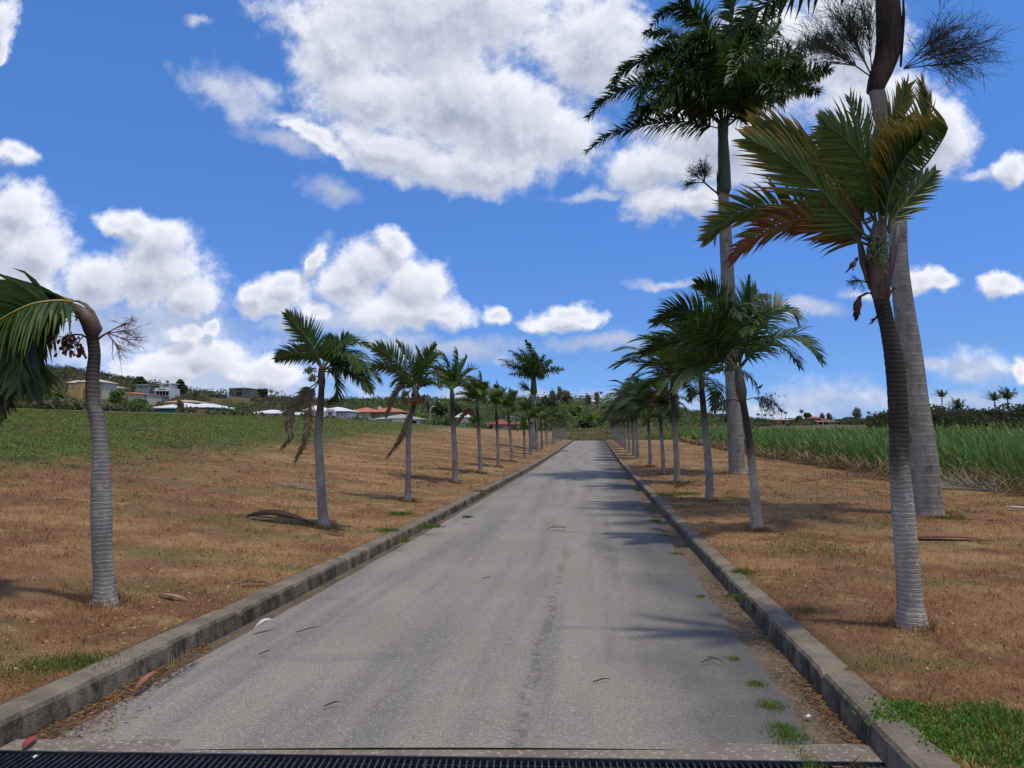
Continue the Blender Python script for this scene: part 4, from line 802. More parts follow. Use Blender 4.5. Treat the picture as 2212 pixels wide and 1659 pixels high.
# ============================================================ houses
def pm(n, c, r=.8, **k): return mat(n, c, tuple(x*.86 for x in c), 1.2, r, .15, bdist=.02, **k)
W_WHITE = pm('white_render', (.68, .68, .66)); W_CREAM = pm('cream_render', (.58, .52, .40)); W_YEL = pm('yellow_render', (.80, .50, .19)); W_TURQ = pm('turquoise_render', (.05, .25, .27))
W_GREY = pm('bare_concrete_block', (.16, .15, .14)); W_PEACH = pm('peach_render', (.52, .33, .21)); W_BEIGE = pm('beige_render', (.36, .28, .18)); W_BLUE = pm('pale_blue_render', (.38, .45, .50)); W_RED = pm('brick_red_render', (.26, .085, .06)); W_ORG = pm('orange_render', (.36, .15, .07))
def roofmat(n, c, fx=0, fy=3.5): 
    m, nt = newmat(n); tc = N(nt, 'ShaderNodeTexCoord'); o = tc.outputs['Object']; s = N(nt, 'ShaderNodeSeparateXYZ', {0: o})
    w = MR(nt, M(nt, 'ABSOLUTE', M(nt, 'SUBTRACT', M(nt, 'FRACT', M(nt, 'MULTIPLY', s.outputs[2 if not fx else 0], fy)), .5)), .36, .48); nz = NOISE(nt, o, 1.3, 5)
    c_ = MIX(nt, M(nt, 'MULTIPLY', w, .35), MIX(nt, nz, c, tuple(x*.8 for x in c)), tuple(x*.5 for x in c)); finish(nt, c_, .6, w, .4, .03, .3); return m
R_WHITE = roofmat('white_roof', (.80, .81, .82)); R_TERRA = roofmat('orange_tile_roof', (.52, .20, .11)); R_RED = roofmat('red_tile_roof', (.30, .085, .06)); R_SOLAR = pm('dark_shingle_roof', (.10, .11, .14), .5)
R_METAL = roofmat('pale_green_metal_roof', (.40, .41, .34), 1, 1.6); R_PEACH = roofmat('peach_tile_roof', (.58, .40, .28)); R_GREYR = pm('weathered_grey_roof', (.28, .28, .27)); R_CREAM = pm('cream_roof', (.62, .58, .48))
M_PANE = mat('window_glass', (.02, .03, .04), (.04, .055, .07), 3, .12, 0, spec=.6); M_FRAME = pm('white_frame', (.72, .72, .70)); M_DARK = pm('dark_opening', (.03, .028, .026)); M_PV = mat('solar_panel', (.02, .03, .06), (.035, .045, .08), 6, .2, 0, spec=.6); M_DOOR = pm('brown_door', (.12, .06, .03))
class House:
    def __init__(s, name, label, pxc, d, cat='house', group=None, clear=None, base=None):
        u = UV(pxc, 900)[0]
        if base:   # stand where the hillside reaches that height
            d = 345/math.sqrt(1+u*u)
            while d > 150 and (Hs(u*d, d)-EYE)/d > float(rel(base)): d -= 1.
        s.d = d; s.x = u*d; s.b = Vector((s.x, d, Hs(s.x, d))); s.r = empty(name, s.b, label, cat, group)
        if clear: HOUSES.append((clear[0], clear[1], d))
    def X(s, px): return (px-1106)/FPX*1.0*s.d*1.0/(math.cos(PITCH))*1.0 - s.x
    def Z(s, py): return EYE+float(rel(py))*s.d - s.b.z
    def wall(s, x0, x1, yb, ye, m, y0=0, dep=8, name='wall', lab=None):
        a, b = s.X(x0), s.X(x1); z0 = s.Z(yb) if yb else -1.5; z0 = min(z0, -1.) if name == 'wall' and y0 > -1.5 and (yb is None or yb-ye > 6 and s.Z(yb) > -1) and not (lab == 'up') else z0; z1 = s.Z(ye); mb = MB(); mb.smooth = False; mb.box(((a+b)/2, y0+dep/2, (z0+z1)/2), (b-a, dep, z1-z0)); o = mb.build(name, m, s.r, smooth=False)
        if lab: o['label'] = lab
        return o
    def roof(s, x0, x1, ye, yt, m, y0=0, dep=8, kind='hip', ov=.5, th=.18):
        a, b = s.X(x0)-ov, s.X(x1)+ov; z = s.Z(ye)+.02; h = s.Z(yt)-z; c, e = y0-ov, y0+dep+ov; hd = (e-c)/2; w = b-a; g = min(hd, w/2)*.98 if kind == 'hip' else .01
        vs = [(a,c,z),(b,c,z),(b,e,z),(a,e,z),(a,c,z+th),(b,c,z+th),(b,e,z+th),(a,e,z+th)]
        if kind == 'flat': fs = [(0,1,5,4),(1,2,6,5),(2,3,7,6),(3,0,4,7),(4,5,6,7),(3,2,1,0)]
        else:
            if w >= 2*hd or kind == 'gable': vs += [(a+g, (c+e)/2, z+h), (b-g, (c+e)/2, z+h)]; fs = [(4,5,9,8),(6,7,8,9),(7,4,8),(5,6,9)]
            else: vs += [((a+b)/2, c+g, z+h), ((a+b)/2, e-g, z+h)]; fs = [(4,5,8),(5,6,9,8),(6,7,9),(7,4,8,9)]
            fs += [(0,1,5,4),(1,2,6,5),(2,3,7,6),(3,0,4,7),(3,2,1,0)]
        mb = MB(); mb.add(vs, fs); return mb.build('roof', m, s.r, smooth=False)
    def win(s, px, py, wpx, hpx, y0=0, m=None, mull=1, name='window'):
        x = s.X(px); z = s.Z(py); w = wpx/FPX*s.d; h = hpx/FPX*s.d; fb = MB(); fb.smooth = False; t = .09
        for sx in (-1, 1): fb.box((x+sx*(w/2), y0-.05, z), (t, .14, h+t))
        for sz in (-1, 1): fb.box((x, y0-.047, z+sz*h/2), (w-t-.004, .13, t))
        for k in range(mull): fb.box((x-w/2+w*(k+1)/(mull+1), y0-.03, z), (t*.7, .08, h-t-.004))
        f = fb.build(name, m or M_FRAME, s.r, smooth=False); pb = MB(); pb.box((x, y0-.004, z), (w-.02, .03, h-.02)); pb.build('pane', M_PANE, f, smooth=False); return f
    def hole(s, px, py, wpx, hpx, y0=0, name='opening', m=None): 
        mb = MB(); mb.box((s.X(px), y0+.0, s.Z(py)), (wpx/FPX*s.d, .12, hpx/FPX*s.d)); return mb.build(name, m or M_DARK, s.r, smooth=False)
    def post(s, px, yb, ye, y0=0, w=.25, m=None): mb = MB(); mb.box((s.X(px), y0, (s.Z(yb)+s.Z(ye))/2), (w, w, s.Z(ye)-s.Z(yb))); mb.build('post', m or M_FRAME, s.r, smooth=False)
    def panels(s, x0, x1, yb, yt, n, y0, y1, tag_='solar_panel'):
        for k in range(n):
            f0, f1 = k/n, (k+.92)/n; a, b = s.X(x0+(x1-x0)*f0), s.X(x0+(x1-x0)*f1); mb = MB(); z0, z1 = s.Z(yb), s.Z(yt)
            mb.add([(a,y0,z0),(b,y0,z0),(b,y1,z1),(a,y1,z1),(a,y0,z0+.08),(b,y0,z0+.08),(b,y1,z1+.08),(a,y1,z1+.08)], [(4,5,6,7),(0,1,5,4),(1,2,6,5),(2,3,7,6),(3,0,4,7),(3,2,1,0)]); mb.build(tag_, M_PV, s.r, smooth=False)
# yellow block of flats high on the left
h = House('apartment_house', 'tall yellow house with pale hip roof on the hillside behind the nearest left palm', 175, 262, base=861, clear=(138, 260))
h.wall(143, 166, 862, 827, W_YEL, 1.2, 9); h.wall(167, 184, 862, 825, W_YEL, 0, 10, lab='projecting front bay'); h.wall(185, 214, 850, 826, W_CREAM, 2, 8); h.roof(143, 166, 827, 820, R_CREAM, 1.2, 9); h.roof(167, 214, 825.5, 817, R_CREAM, 0, 10)
for x, y, y0 in ((152, 829, 1.2), (172, 828.5, 0), (152, 838, 1.2), (172, 838, 0)): h.win(x, y, 5.5, 4, y0)
for x in (181, 200): h.post(x, 862, 838, -.8, .5, W_YEL)
h.wall(184.5, 205, 839.5, 838, W_CREAM, -1.2, 3, name='balcony')
h = House('hillside_house', 'low white roofed house with small tower right of the yellow house', 232, 268, base=846, clear=(212, 256))
h.wall(212, 253, 848, 838, W_CREAM, 0, 8); h.roof(214, 252, 838, 832, R_CREAM, 0, 8); h.wall(213, 222, 838, 826, W_WHITE, 3, 4); h.roof(213, 222, 826, 822, R_WHITE, 3, 4); h.win(230, 842, 4, 3)
h = House('hillside_house', 'cream two storey house with a salmon tiled roof below the modern villa', 295, 235, base=870, clear=(262, 326))
h.wall(267, 300, 868, 851, W_CREAM, 0, 9); h.wall(300.4, 323, 872, 853, W_CREAM, -1, 9); h.roof(267, 300, 851, 846.5, R_TERRA, 0, 9); h.roof(300.4, 321, 853, 849.5, R_TERRA, -1, 9)
for x, y, y0 in ((275, 856, 0), (286, 856, 0), (307, 857, -1), (315, 857, -1)): h.win(x, y, 4, 3.4, y0)
h.hole(309, 868, 9, 5, -1, 'garage_door'); h.hole(318.5, 857, 4, 4, -1, 'balcony_opening')
h = House('modern_villa', 'grey and pale blue modern villa with dark glazing on the left hill', 330, 250, base=858, clear=(290, 372))
h.wall(293, 322, 853, 833, W_BLUE, 0, 9); h.roof(293, 322, 833, 829.5, R_GREYR, 0, 9, ov=1.0); h.wall(322.4, 334, 853, 840, W_BLUE, 2, 7); h.roof(322.4, 334, 840, 838.6, R_GREYR, 2, 7, 'flat'); h.wall(334.5, 366.5, 858, 838, W_WHITE, 0, 10); h.wall(336, 362, 838, 828, W_WHITE, 3, 7); h.roof(336, 362, 828, 824.5, R_WHITE, 3, 7, 'flat', ov=.8)
for a in ((305, 837, 8, 5, 0), (316, 837, 6, 5, 0), (305, 847, 4, 4, 0), (314, 847, 4, 4, 0), (350, 832, 13, 5, 3), (339, 832, 3, 4, 3), (350, 841, 16, 3, 0), (327, 846, 7, 5, 2)): h.win(*a)
for x in (341, 348, 355, 362): h.hole(x, 850, 5.4, 9, 0, 'glass_door')
h.wall(334.5, 367, 845, 843.6, W_WHITE, -1.6, 1.5, name='balcony'); 
h = House('small_house', 'small grey flat-roofed shed house below the modern villa', 335, 215, base=866, clear=(322, 346)); h.wall(323, 345, 866, 856, W_BLUE, 0, 7); h.roof(323, 345, 856, 853.5, R_GREYR, 0, 7, 'hip'); h.win(330, 860, 4, 3)
h = House('bungalow', 'wide white hip roofed bungalow with turquoise walls above the green field', 398, 158, clear=(322, 472))
h.wall(331, 425, 897, 882, W_TURQ, 2, 12); h.wall(425.3, 463, 899, 881.5, W_TURQ, -1, 12); h.roof(329, 413, 882, 868, R_WHITE, 2, 12, ov=.9); h.roof(404, 463, 881.5, 870.5, R_WHITE, -1, 12, ov=.7); h.win(450, 887, 5, 5, -1); h.win(441, 887, 4, 5, -1); h.hole(376, 885, 4, 4, 2, 'doorway'); h.wall(433, 456, 899, 883.5, W_PEACH, -1.3, .2, 'porch_wall'); h.panels(362, 373, 873, 868.5, 2, 3.4, 6.2, 'roof_hatch')
h = House('hillside_house', 'low house with a broad peach tiled roof just behind the white turquoise bungalow', 390, 185, clear=(356, 420)); h.wall(362, 415, 880, 870, W_CREAM, 0, 12); h.roof(360, 417, 870, 862.5, R_PEACH, 0, 12)
h = House('unfinished_building', 'unfinished grey block building with empty window openings on the ridge', 517, 300, base=860, clear=(488, 546))
h.wall(495, 543, 862, 839.5, W_GREY, 0, 12); h.roof(495, 543, 839.5, 835.5, W_GREY, 0, 12, ov=.1); h.wall(491, 494.6, 860, 843, W_GREY, 3, 8)
for x, y, w_, h_ in ((514, 841.5, 4.5, 5), (520, 841.5, 4.5, 5), (514, 850.5, 4.5, 6), (520, 850.5, 4.5, 6), (535, 843, 1.6, 2), (538, 849, 1.6, 2), (501, 846, 2, 2.5), (503, 853, 3, 3)): h.hole(x, y, w_, h_)
h.wall(511, 524, 847.2, 846, W_GREY, -.8, .7, 'balcony')
h = House('small_house', 'long low grey concrete shed left of the unfinished building', 465, 300, base=859, clear=(446, 484)); h.wall(451, 479, 860, 852.5, W_GREY, 0, 6); h.roof(451, 479, 852.5, 851.4, R_GREYR, 0, 6, 'flat'); h.hole(460, 856, 3, 3); h.hole(470, 856, 3, 3)
h = House('bungalow', 'white roofed bungalow with two rows of solar panels at the edge of the field', 578, 170, clear=(542, 620))
h.wall(549, 607, 907, 894, W_WHITE, 0, 12); h.roof(547, 609, 894, 884, R_WHITE, 0, 12, ov=.6); h.panels(562, 582, 892.5, 889, 4, .6, 3.2); h.panels(583, 602, 892, 887, 5, .8, 4.2); h.win(560, 897.5, 4, 3)
h = House('small_house', 'small white roofed house half hidden behind the second left palm fronds', 636, 178, clear=(618, 654)); h.wall(625, 650, 909, 897, W_WHITE, 0, 8); h.roof(625, 650, 897, 890, R_WHITE, 0, 8); h.panels(638, 648, 895, 892, 2, .6, 2.8); h.win(632, 900, 4, 3)
h = House('two_storey_house', 'large white two storey house with white hip roof behind the second left palm', 700, 195, clear=(648, 760))
h.wall(656, 691, 912, 887, W_WHITE, 2, 11); h.wall(691.4, 727, 914, 889, W_WHITE, -1, 12); h.wall(727.4, 752, 914, 891, W_WHITE, 1, 10); h.roof(655, 691, 887, 875, R_WHITE, 2, 11); h.roof(693, 752, 889, 878, R_WHITE, 0, 12); h.wall(708, 724, 889, 884, W_WHITE, -1.3, 2, 'parapet')
for a in ((668, 892, 5, 4, 2), (681, 893, 6, 5, 2), (716, 894, 9, 9, -1), (738, 896, 5, 4, 1), (746, 896, 3, 4, 1)): h.win(*a)
h = House('two_storey_house', 'broad beige two storey house under a bright orange tiled roof', 808, 225, clear=(750, 875))
h.wall(754, 803, 915, 891, W_BEIGE, 0, 12); h.wall(803.4, 866, 915, 890.5, W_BEIGE, 1.5, 12); h.roof(753, 818, 891, 879, R_TERRA, 0, 12); h.roof(800, 868, 890.5, 878, R_TERRA, 1.5, 13, ov=.7)
for x in (781, 794): h.win(x, 893.5, 5, 4, 0, mull=2)
for x in (811, 835, 852): h.win(x, 893.5, 5, 4, 1.5)
h.wall(808, 814, 883, 876.5, W_WHITE, 7, 1.5, 'water_tank')
h = House('low_house', 'low building with dark solar covered roof in front of the orange roofed house', 770, 182, clear=(728, 812)); h.wall(735, 807, 920, 911, W_BEIGE, 0, 12); h.roof(733, 809, 911, 898, R_SOLAR, 0, 13); h.panels(772, 800, 909, 904, 6, .8, 4.5); h.hole(780, 914, 8, 4, 0, 'arched_opening'); h.hole(795, 914, 5, 4, 0, 'arched_opening')
h = House('bungalow', 'white bungalow with pale ribbed metal roof and three framed windows', 858, 168, clear=(808, 912))
h.wall(812, 847, 924, 907, W_WHITE, 1.5, 11); h.wall(847.4, 877, 924, 905, W_WHITE, -.5, 12); h.wall(877.4, 904, 924, 906, W_WHITE, 1.8, 9); h.roof(811, 906, 906.5, 893.5, R_METAL, 1.5, 13, ov=.6); h.roof(846, 878, 905, 899.5, R_METAL, -.5, 8, ov=.4)
for x in (852, 859, 866): h.win(x, 913, 4.6, 6.2, -.5)
h.win(829, 912, 4, 5, 1.5); h.hole(892, 912, 13, 6, 1.8, 'carport_opening'); h.wall(906, 922, 925, 914, W_BEIGE, 3, .4, 'garden_wall')
h = House('bungalow', 'white house with solar panels on its roof between the fourth and fifth left palms', 1000, 200, clear=(982, 1020)); h.wall(988, 1011, 915, 902, W_WHITE, 0, 9); h.roof(987, 1013, 902, 889.5, R_WHITE, 0, 10); h.panels(990, 1003, 899, 894, 4, 1., 4.); h.win(996, 906, 4, 3)
h = House('villa', 'red hip roofed peach villa with white window rows beside the road crest', 1105, 160, clear=(1058, 1150))
h.wall(1064, 1100, 936, 918, W_PEACH, 0, 10); h.wall(1100.4, 1117, 936, 918.5, W_PEACH, 1.5, 8); h.wall(1117.4, 1144, 936, 917.5, W_PEACH, 0, 10); h.roof(1063, 1101, 918, 905, R_RED, 0, 10); h.roof(1100, 1118, 918.5, 911, R_RED, 1.5, 9); h.roof(1117, 1145, 917.5, 904, R_RED, 0, 10)
h.win(1079, 922.5, 20, 7, 0, mull=5); h.win(1130, 921, 14, 6, 0, mull=4); h.win(1106, 921, 5, 3, 1.5); h.win(1113, 921, 4, 3, 1.5); h.wall(1044, 1062, 930, 919, W_PEACH, 2, 5, 'side_wing'); h.roof(1044, 1062, 919, 914, R_RED, 2, 5)
h = House('low_house', 'dark solar roofed house peeping over the red roofed villa', 1098, 200, clear=None); h.wall(1087, 1112, 915, 903, W_WHITE, 0, 8); h.roof(1086, 1113, 903, 896, R_SOLAR, 0, 9); h.panels(1100, 1110, 901, 898, 3, .8, 3.5); h.win(1091, 907, 3, 3)
h = House('hilltop_house', 'pale roofed house on top of the wooded hill above the road', 1287, 330, base=876, clear=(1262, 1308)); h.wall(1270, 1302, 879, 868, W_CREAM, 0, 10); h.roof(1268, 1292, 868, 862, R_CREAM, 0, 10); h.roof(1292, 1304, 868, 863.5, R_GREYR, .3, 8); h.win(1296, 871, 4, 3); h.hole(1285, 872, 5, 3, 0, 'doorway')
h = House('red_house', 'dark red house with white verandah on the right horizon behind the cane', 1780, 235, clear=(1752, 1812)); h.wall(1759, 1786, 925, 909, W_RED, 2, 8); h.wall(1786.4, 1801, 925, 912, W_WHITE, 4, 5); h.roof(1757, 1803, 909.5, 903, R_RED, 2, 9); h.roof(1762, 1779, 904.5, 899.5, R_RED, 3, 5); h.roof(1762, 1804, 911.5, 909.8, R_WHITE, -.5, 2.5, 'flat')
for x in (1763, 1775, 1788, 1801): h.post(x, 922, 911.5, -.4, .25)
h.win(1769, 914, 4, 4, 2); h.win(1780, 914, 3, 4, 2)
h = House('red_house', 'low orange brown house left of the red house on the right horizon', 1690, 250, clear=(1664, 1716)); h.wall(1669, 1712, 925, 908, W_ORG, 0, 9); h.roof(1668, 1713, 908, 904, R_PEACH, 0, 9); h.win(1680, 911, 4, 3); h.win(1700, 911, 4, 3); h.hole(1690, 913, 4, 6, 0, 'doorway')
# poles and lamp
M_POLE = pm('dark_pole', (.10, .09, .08)); 
for i, (px, y0, y1, d) in enumerate(((1510/2.212+200, 0, 0, 0),)): pass
for px, yt, d, lab in ((477, 838, 305, 'thin dark pole, leftmost of the group beside the unfinished building'), (481, 838, 310, 'thin dark pole, middle of the group beside the unfinished building'), (488.5, 841, 300, 'thin dark pole closest to the unfinished building'), (609, 843, 320, 'lone thin pole on the ridge above the solar roofed bungalow')):
    x = UV(px, 850)[0]*d; z = Hs(x, d); e = empty('utility_pole', (x, d, z), lab, 'pole', 'utility poles on the left ridge'); t = P(px, yt, d).z-z; mb = MB(); mb.tube([(0, 0, -1), (0, 0, t)], [.16, .11], 6); mb.build('pole', M_POLE, e); mb = MB(); mb.box((0, 0, t-.6), (1.8, .14, .14)); mb.build('crossarm', M_POLE, e, smooth=False)
d = 205; x = UV(929, 890)[0]*d; z = Hs(x, d); e = empty('street_lamp', (x, d, z), 'slender pale street lamp standing between the bungalow and the sandy bank', 'street lamp'); t = P(929, 882, d).z-z
mb = MB(); mb.tube([(0, 0, -.5), (0, 0, t), (.5, 0, t+.5), (1.1, 0, t+.6)], [.13, .09, .07, .06], 7); mb.build('pole', W_WHITE, e); mb = MB(); mb.box((1.35, 0, t+.6), (.8, .3, .14)); mb.build('lamp_head', W_WHITE, e, smooth=False)
# ============================================================ individual trees far off
def gp(px, d): x = UV(px, 900)[0]*d; return Vector((x, d, Hs(x, d)))
DK = ((.035, .056, .022), (.06, .085, .032)); MG = ((.07, .125, .028), (.12, .18, .045)); OL = ((.11, .11, .058), (.15, .145, .075)); BR = ((.10, .16, .02), (.17, .25, .04)); BL = ((.05, .07, .045), (.08, .10, .07))
TREES = [(152,300,793,30,OL,'olive tree rising on the ridge behind the yellow house'),(300,275,812,28,DK,'dark bushy tree behind the grey modern villa'),(390,265,818,24,DK,'dark round tree standing alone right of the modern villa'),(567,300,838,22,DK,'dark tree just right of the unfinished building'),(255,205,838,50,MG,'wide bright green bush below the yellow house'),(298,190,857,44,MG,'lower bright green bush in front of the salmon roofed house'),(122,215,845,36,MG,'green bush left of the yellow house'),(345,170,868,22,OL,'olive bush left of the turquoise bungalow'),(512,175,876,24,MG,'green bush beside the field right of the turquoise bungalow'),(388,148,866,14,OL,'thin leafy shrub in front of the white bungalow roof'),(616,150,888,10,BR,'small yellow green shrub at the corner of the solar roofed bungalow'),
 (905,290,843,34,BL,'tall dusky tree behind the pale metal roofed bungalow'),(948,230,862,36,DK,'dark rounded tree above the sandy bank'),(985,215,872,30,DK,'dark broad tree behind the fourth left palm'),(910,195,893,16,BR,'bright green shrub at the end of the bungalow'),(965,165,905,20,DK,'dark low bush at the foot of the fourth left palm'),(1030,165,890,26,MG,'green tree between the fifth and sixth left palms'),
 (1155,240,858,30,DK,'dark tree on the hill left of the road end'),(1185,260,852,36,DK,'dark dense tree below the hill crest'),(1222,300,842,40,OL,'tall feathery olive tree at the hill crest'),(1280,185,889,34,BR,'bright yellow green tree at the end of the road'),(1268,163,905,46,DK,'large dark rounded bush closing the end of the road'),(1306,172,902,30,DK,'dark bush right of the road end'),(1215,190,885,34,MG,'mid green tree left of the bright tree'),(1246,230,872,34,MG,'green tree on the lower hill above the bright tree'),(1335,260,870,40,MG,'green tree on the hill behind the right row'),(1400,250,880,40,MG,'green tree on the right shoulder of the hill'),(1572,215,890,14,DK,'small dark tree on the hill slope beside the royal palm'),
 (1725,245,898,18,DK,'dark tree between the two red houses'),(1745,255,890,16,DK,'taller dark tree left of the red verandah house'),(1835,235,900,30,DK,'dark rounded tree right of the red house'),(1870,225,905,30,DK,'low dark tree farther right of the red house'),(1650,260,907,20,DK,'low dark bush left of the orange brown house'),(1812,240,906,16,MG,'small green tree beside the red house')]
for i, (px, d, yt, wpx, (c1, c2), lab) in enumerate(TREES):
    b = gp(px, d); hh = max(1.2, P(px, yt, d).z-b.z); rx = wpx/FPX*d*.55
    nm = 'bush' if ('bush' in lab or 'shrub' in lab) else 'tree'; tree(nm, b, hh, rx, lab, 'trees and bushes around the far houses', 200+i, n=1300 if d < 200 else 900, leaf=.38*d/200, c1=c1, c2=c2, base=.0 if nm == 'bush' else .12, cat=nm)
for i, (px, d, yt, wpx, lab) in enumerate(((1197,290,836,14,'wispy casuarina, leftmost on the hill crest'),(1212,295,838,12,'wispy casuarina second from left on the hill crest'),(1290,310,846,10,'thin casuarina beside the hilltop house'),(1272,300,850,14,'broad wispy casuarina left of the hilltop house'),(1462,240,838,18,'tall wispy casuarina above the right row'),(872,290,842,14,'feathery casuarina behind the orange roofed house'),(925,270,850,12,'feathery casuarina above the street lamp'),(1776,250,893,9,'bare pale tree above the red house'),(1792,255,895,9,'bare pale tree right of the red house chimney'),(1852,240,882,18,'tall pale wispy tree on the right horizon'))):
    b = gp(px, d); hh = P(px, yt, d).z-b.z; tree('casuarina_tree', b, hh, wpx/FPX*d*.5, lab, 'wispy trees on the skyline', 400+i, n=650, leaf=.7, c1=(.13, .14, .10), c2=(.20, .20, .15), base=.1, lobes=9, wisp=True)
far = [(1299,300,846,12,'lone royal palm on the hilltop right of the pale house'),(1638,250,893,12,'small palm, leftmost on the right horizon'),(1653,252,894,11,'small palm second from left on the right horizon'),(1667,255,895,10,'small palm left of the orange brown house'),(1688,225,883,18,'taller royal palm above the orange brown house'),(1697,230,889,12,'palm just right of the taller one over the brown house'),(1732,235,885,16,'bushy palm between the red houses'),(1877,230,889,13,'small palm left of the near royal trunk'),(2036,125,843,34,'royal palm standing above the dark tree line on the right'),(2070,135,863,44,'broad palm crown rising from the dark tree line'),(2178,130,840,52,'largest royal palm crown over the dark trees at the right edge'),(2150,128,848,40,'palm crown partly behind the largest one at the right edge'),(422,250,848,22,'pale green palm right of the turquoise bungalow roof'),(585,300,842,16,'palm on the ridge right of the dark tree'),(360,262,822,12,'windblown palm on the ridge behind the modern villa'),(573,302,840,14,'palm crown beside the ridge tree'),(598,295,846,12,'small palm farthest right on the ridge')]
tmpl = None
for i, (px, d, yt, w_, lab) in enumerate(far):
    b = gp(px, d); top = P(px, yt, d).z-b.z; Lf = w_/FPX*d*.62; s = Lf/2.6; h_ = max(.6, top/s-3.2); 
    b = b+Vector((0, 0, top-s*(6.+3.2)))
    if tmpl is None: tmpl = royal_auto(b, 6., lab, 90, rad=.2, n=12, Lf=2.6, group='distant palms on the skyline', name='distant_palm', leaf=26); tmpl.scale = (s, s, s)
    else: copy_tree(tmpl, b, random.uniform(-.4, .4), (s*random.uniform(.9, 1.1), s, s), lab, 'distant palms on the skyline')
# ============================================================ scrub on the hills, dark tree line, bank
r_ = np.random.default_rng(5)
def clumps(name, cs, rads, cols, per, leaf, kind='stuff', lab=None, cat=None):
    P_ = np.vstack([blobpts(c, r, per, r_) for c, r in zip(cs, rads)]); C_ = np.repeat(np.array(cols), per, 0)*r_.uniform(.9, 1.9, (per*len(cs), 1))
    V, F, C = leafquads(P_, leaf, C_, r_); o = npmesh(name, V, F, C, M_LEAF); return tag(o, lab, cat, kind=kind)
cs, rads, cols = [], [], []
while len(cs) < 4300:
    px = r_.uniform(-150, 1760); u = UV(px, 900)[0]; d = r_.uniform(150, 356)/math.sqrt(1+u*u)*1.0; rr = d*math.sqrt(1+u*u); x = u*d
    if px > 1620 and rr < 225: continue
    if any(a-4 < px < b+4 and d < hd+10 and d > hd-70*(1 if px < 1050 else .5) for a, b, hd in HOUSES): 
        if r_.random() > .06 or any(a-4 < px < b+4 and abs(d-hd) < 13 for a, b, hd in HOUSES): continue
    if abs(x+23) < 6 and abs(d-158) < 10: continue
    if 1235 < px < 1315 and d < 160: continue
    z = Hs(x, d); q = r_.random(); w = fbm(np.array(x*.03), np.array(d*.03), 3, 7)
    hh = r_.uniform(.7, 1.5) if d < 185 else r_.uniform(1.0, 2.4)
    if 1100 < px < 1335: hh *= 1.5
    if px > 1330: hh *= .55; c = lerp((.075, .11, .035), (.12, .13, .055), q)
    elif px < 750: c = lerp((.065, .068, .032), (.14, .115, .07), q*w*1.8) if r_.random() < .85 else (.07, .11, .03)
    else: c = lerp((.055, .09, .028), (.13, .165, .055), q*w*2)
    cs.append((x, d, z+hh*.3)); rads.append((hh*r_.uniform(1.1, 1.9), hh*1.3, hh)); cols.append(c)
clumps('hillside_scrub', cs, rads, cols, 34, .42, lab='dense dry scrub covering the hillside', cat='scrub')
cs, rads, cols = [], [], []
for i in range(230):
    px = r_.uniform(1985, 2500); d = r_.uniform(118, 150); u = UV(px, 900)[0]; x = u*d; top = np.interp(px, [1985, 2010, 2060, 2110, 2150, 2180, 2500], [884, 872, 876, 884, 872, 868, 866])+r_.uniform(0, 8); zt = P(px, top, d).z; z = Hs(x, d); k = r_.uniform(.25, 1)
    cs.append((x, d, z+(zt-z)*k-1)); rads.append((2.4, 2.4, 1.5)); cols.append(lerp((.03, .042, .018), (.07, .07, .035), r_.random()**1.5))
for i in range(40):
    px = r_.uniform(1884, 1990); d = r_.uniform(118, 140); x = UV(px, 900)[0]*d; top = np.interp(px, [1884, 1895, 1915, 1990], [905, 884, 878, 882])+r_.uniform(0, 8); zt = P(px, top, d).z; z = Hs(x, d); k = r_.uniform(.2, 1)
    cs.append((x, d, z+(zt-z)*k-1)); rads.append((1.7, 1.7, 1.3)); cols.append(lerp((.035, .05, .018), (.09, .085, .03), r_.random()**1.5))
clumps('tree_line', cs, rads, cols, 130, .26, lab='dark wooded tree line behind the cane field on the right', cat='trees')
cs, rads, cols = [], [], []
for i in range(150):   # low hedge of the right horizon
    px = r_.uniform(1640, 1900); d = r_.uniform(215, 275); x = UV(px, 900)[0]*d
    if any(a-3 < px < b+3 and d < hd+9 for a, b, hd in HOUSES): continue
    z = Hs(x, d); cs.append((x, d, z+.5)); rads.append((2.2, 2.2, r_.uniform(.8, 2.0))); cols.append(lerp((.03, .05, .02), (.07, .085, .035), r_.random()))
clumps('hedge', cs, rads, cols, 50, .4, lab='low dark hedge along the right horizon behind the cane', cat='hedge')
# ============================================================ grass
def blades(name, X, Y, hgt, wid, bri, mat_, lab, cat, lean=(.2, 1.1), Z=None, col=None, zone_=True, tips=1.25):
    n = len(X); Z = H(X, Y) if Z is None else Z; a = r_.uniform(0, 2*PI, n); t = r_.uniform(lean[0], lean[1], n); az = r_.uniform(0, 2*PI, n)
    W = np.stack([np.cos(a), np.sin(a), 0*a], 1)*(wid/2)[:, None]; B = np.stack([X, Y, Z-.006], 1); T = B+np.stack([np.cos(az)*np.sin(t), np.sin(az)*np.sin(t), np.cos(t)], 1)*hgt[:, None]
    Mid = B+(T-B)*.55+np.array([0, 0, 1.])*hgt[:, None]*.10
    V = np.stack([B-W, B+W, Mid+W*.8, T, Mid-W*.8], 1).reshape(-1, 3); i = np.arange(n)*5
    F = np.concatenate([np.stack([i, i+1, i+2], 1), np.stack([i, i+2, i+4], 1), np.stack([i+4, i+2, i+3], 1)])
    C = np.ones((n, 3))*bri[:, None] if col is None else col*bri[:, None]; C = np.repeat(C, 5, 0); C[3::5] *= tips
    return tag(npmesh(name, V, F, C, mat_, False, np.repeat(zone(X, Y), 5, 0) if zone_ else None), lab, cat, kind='stuff')
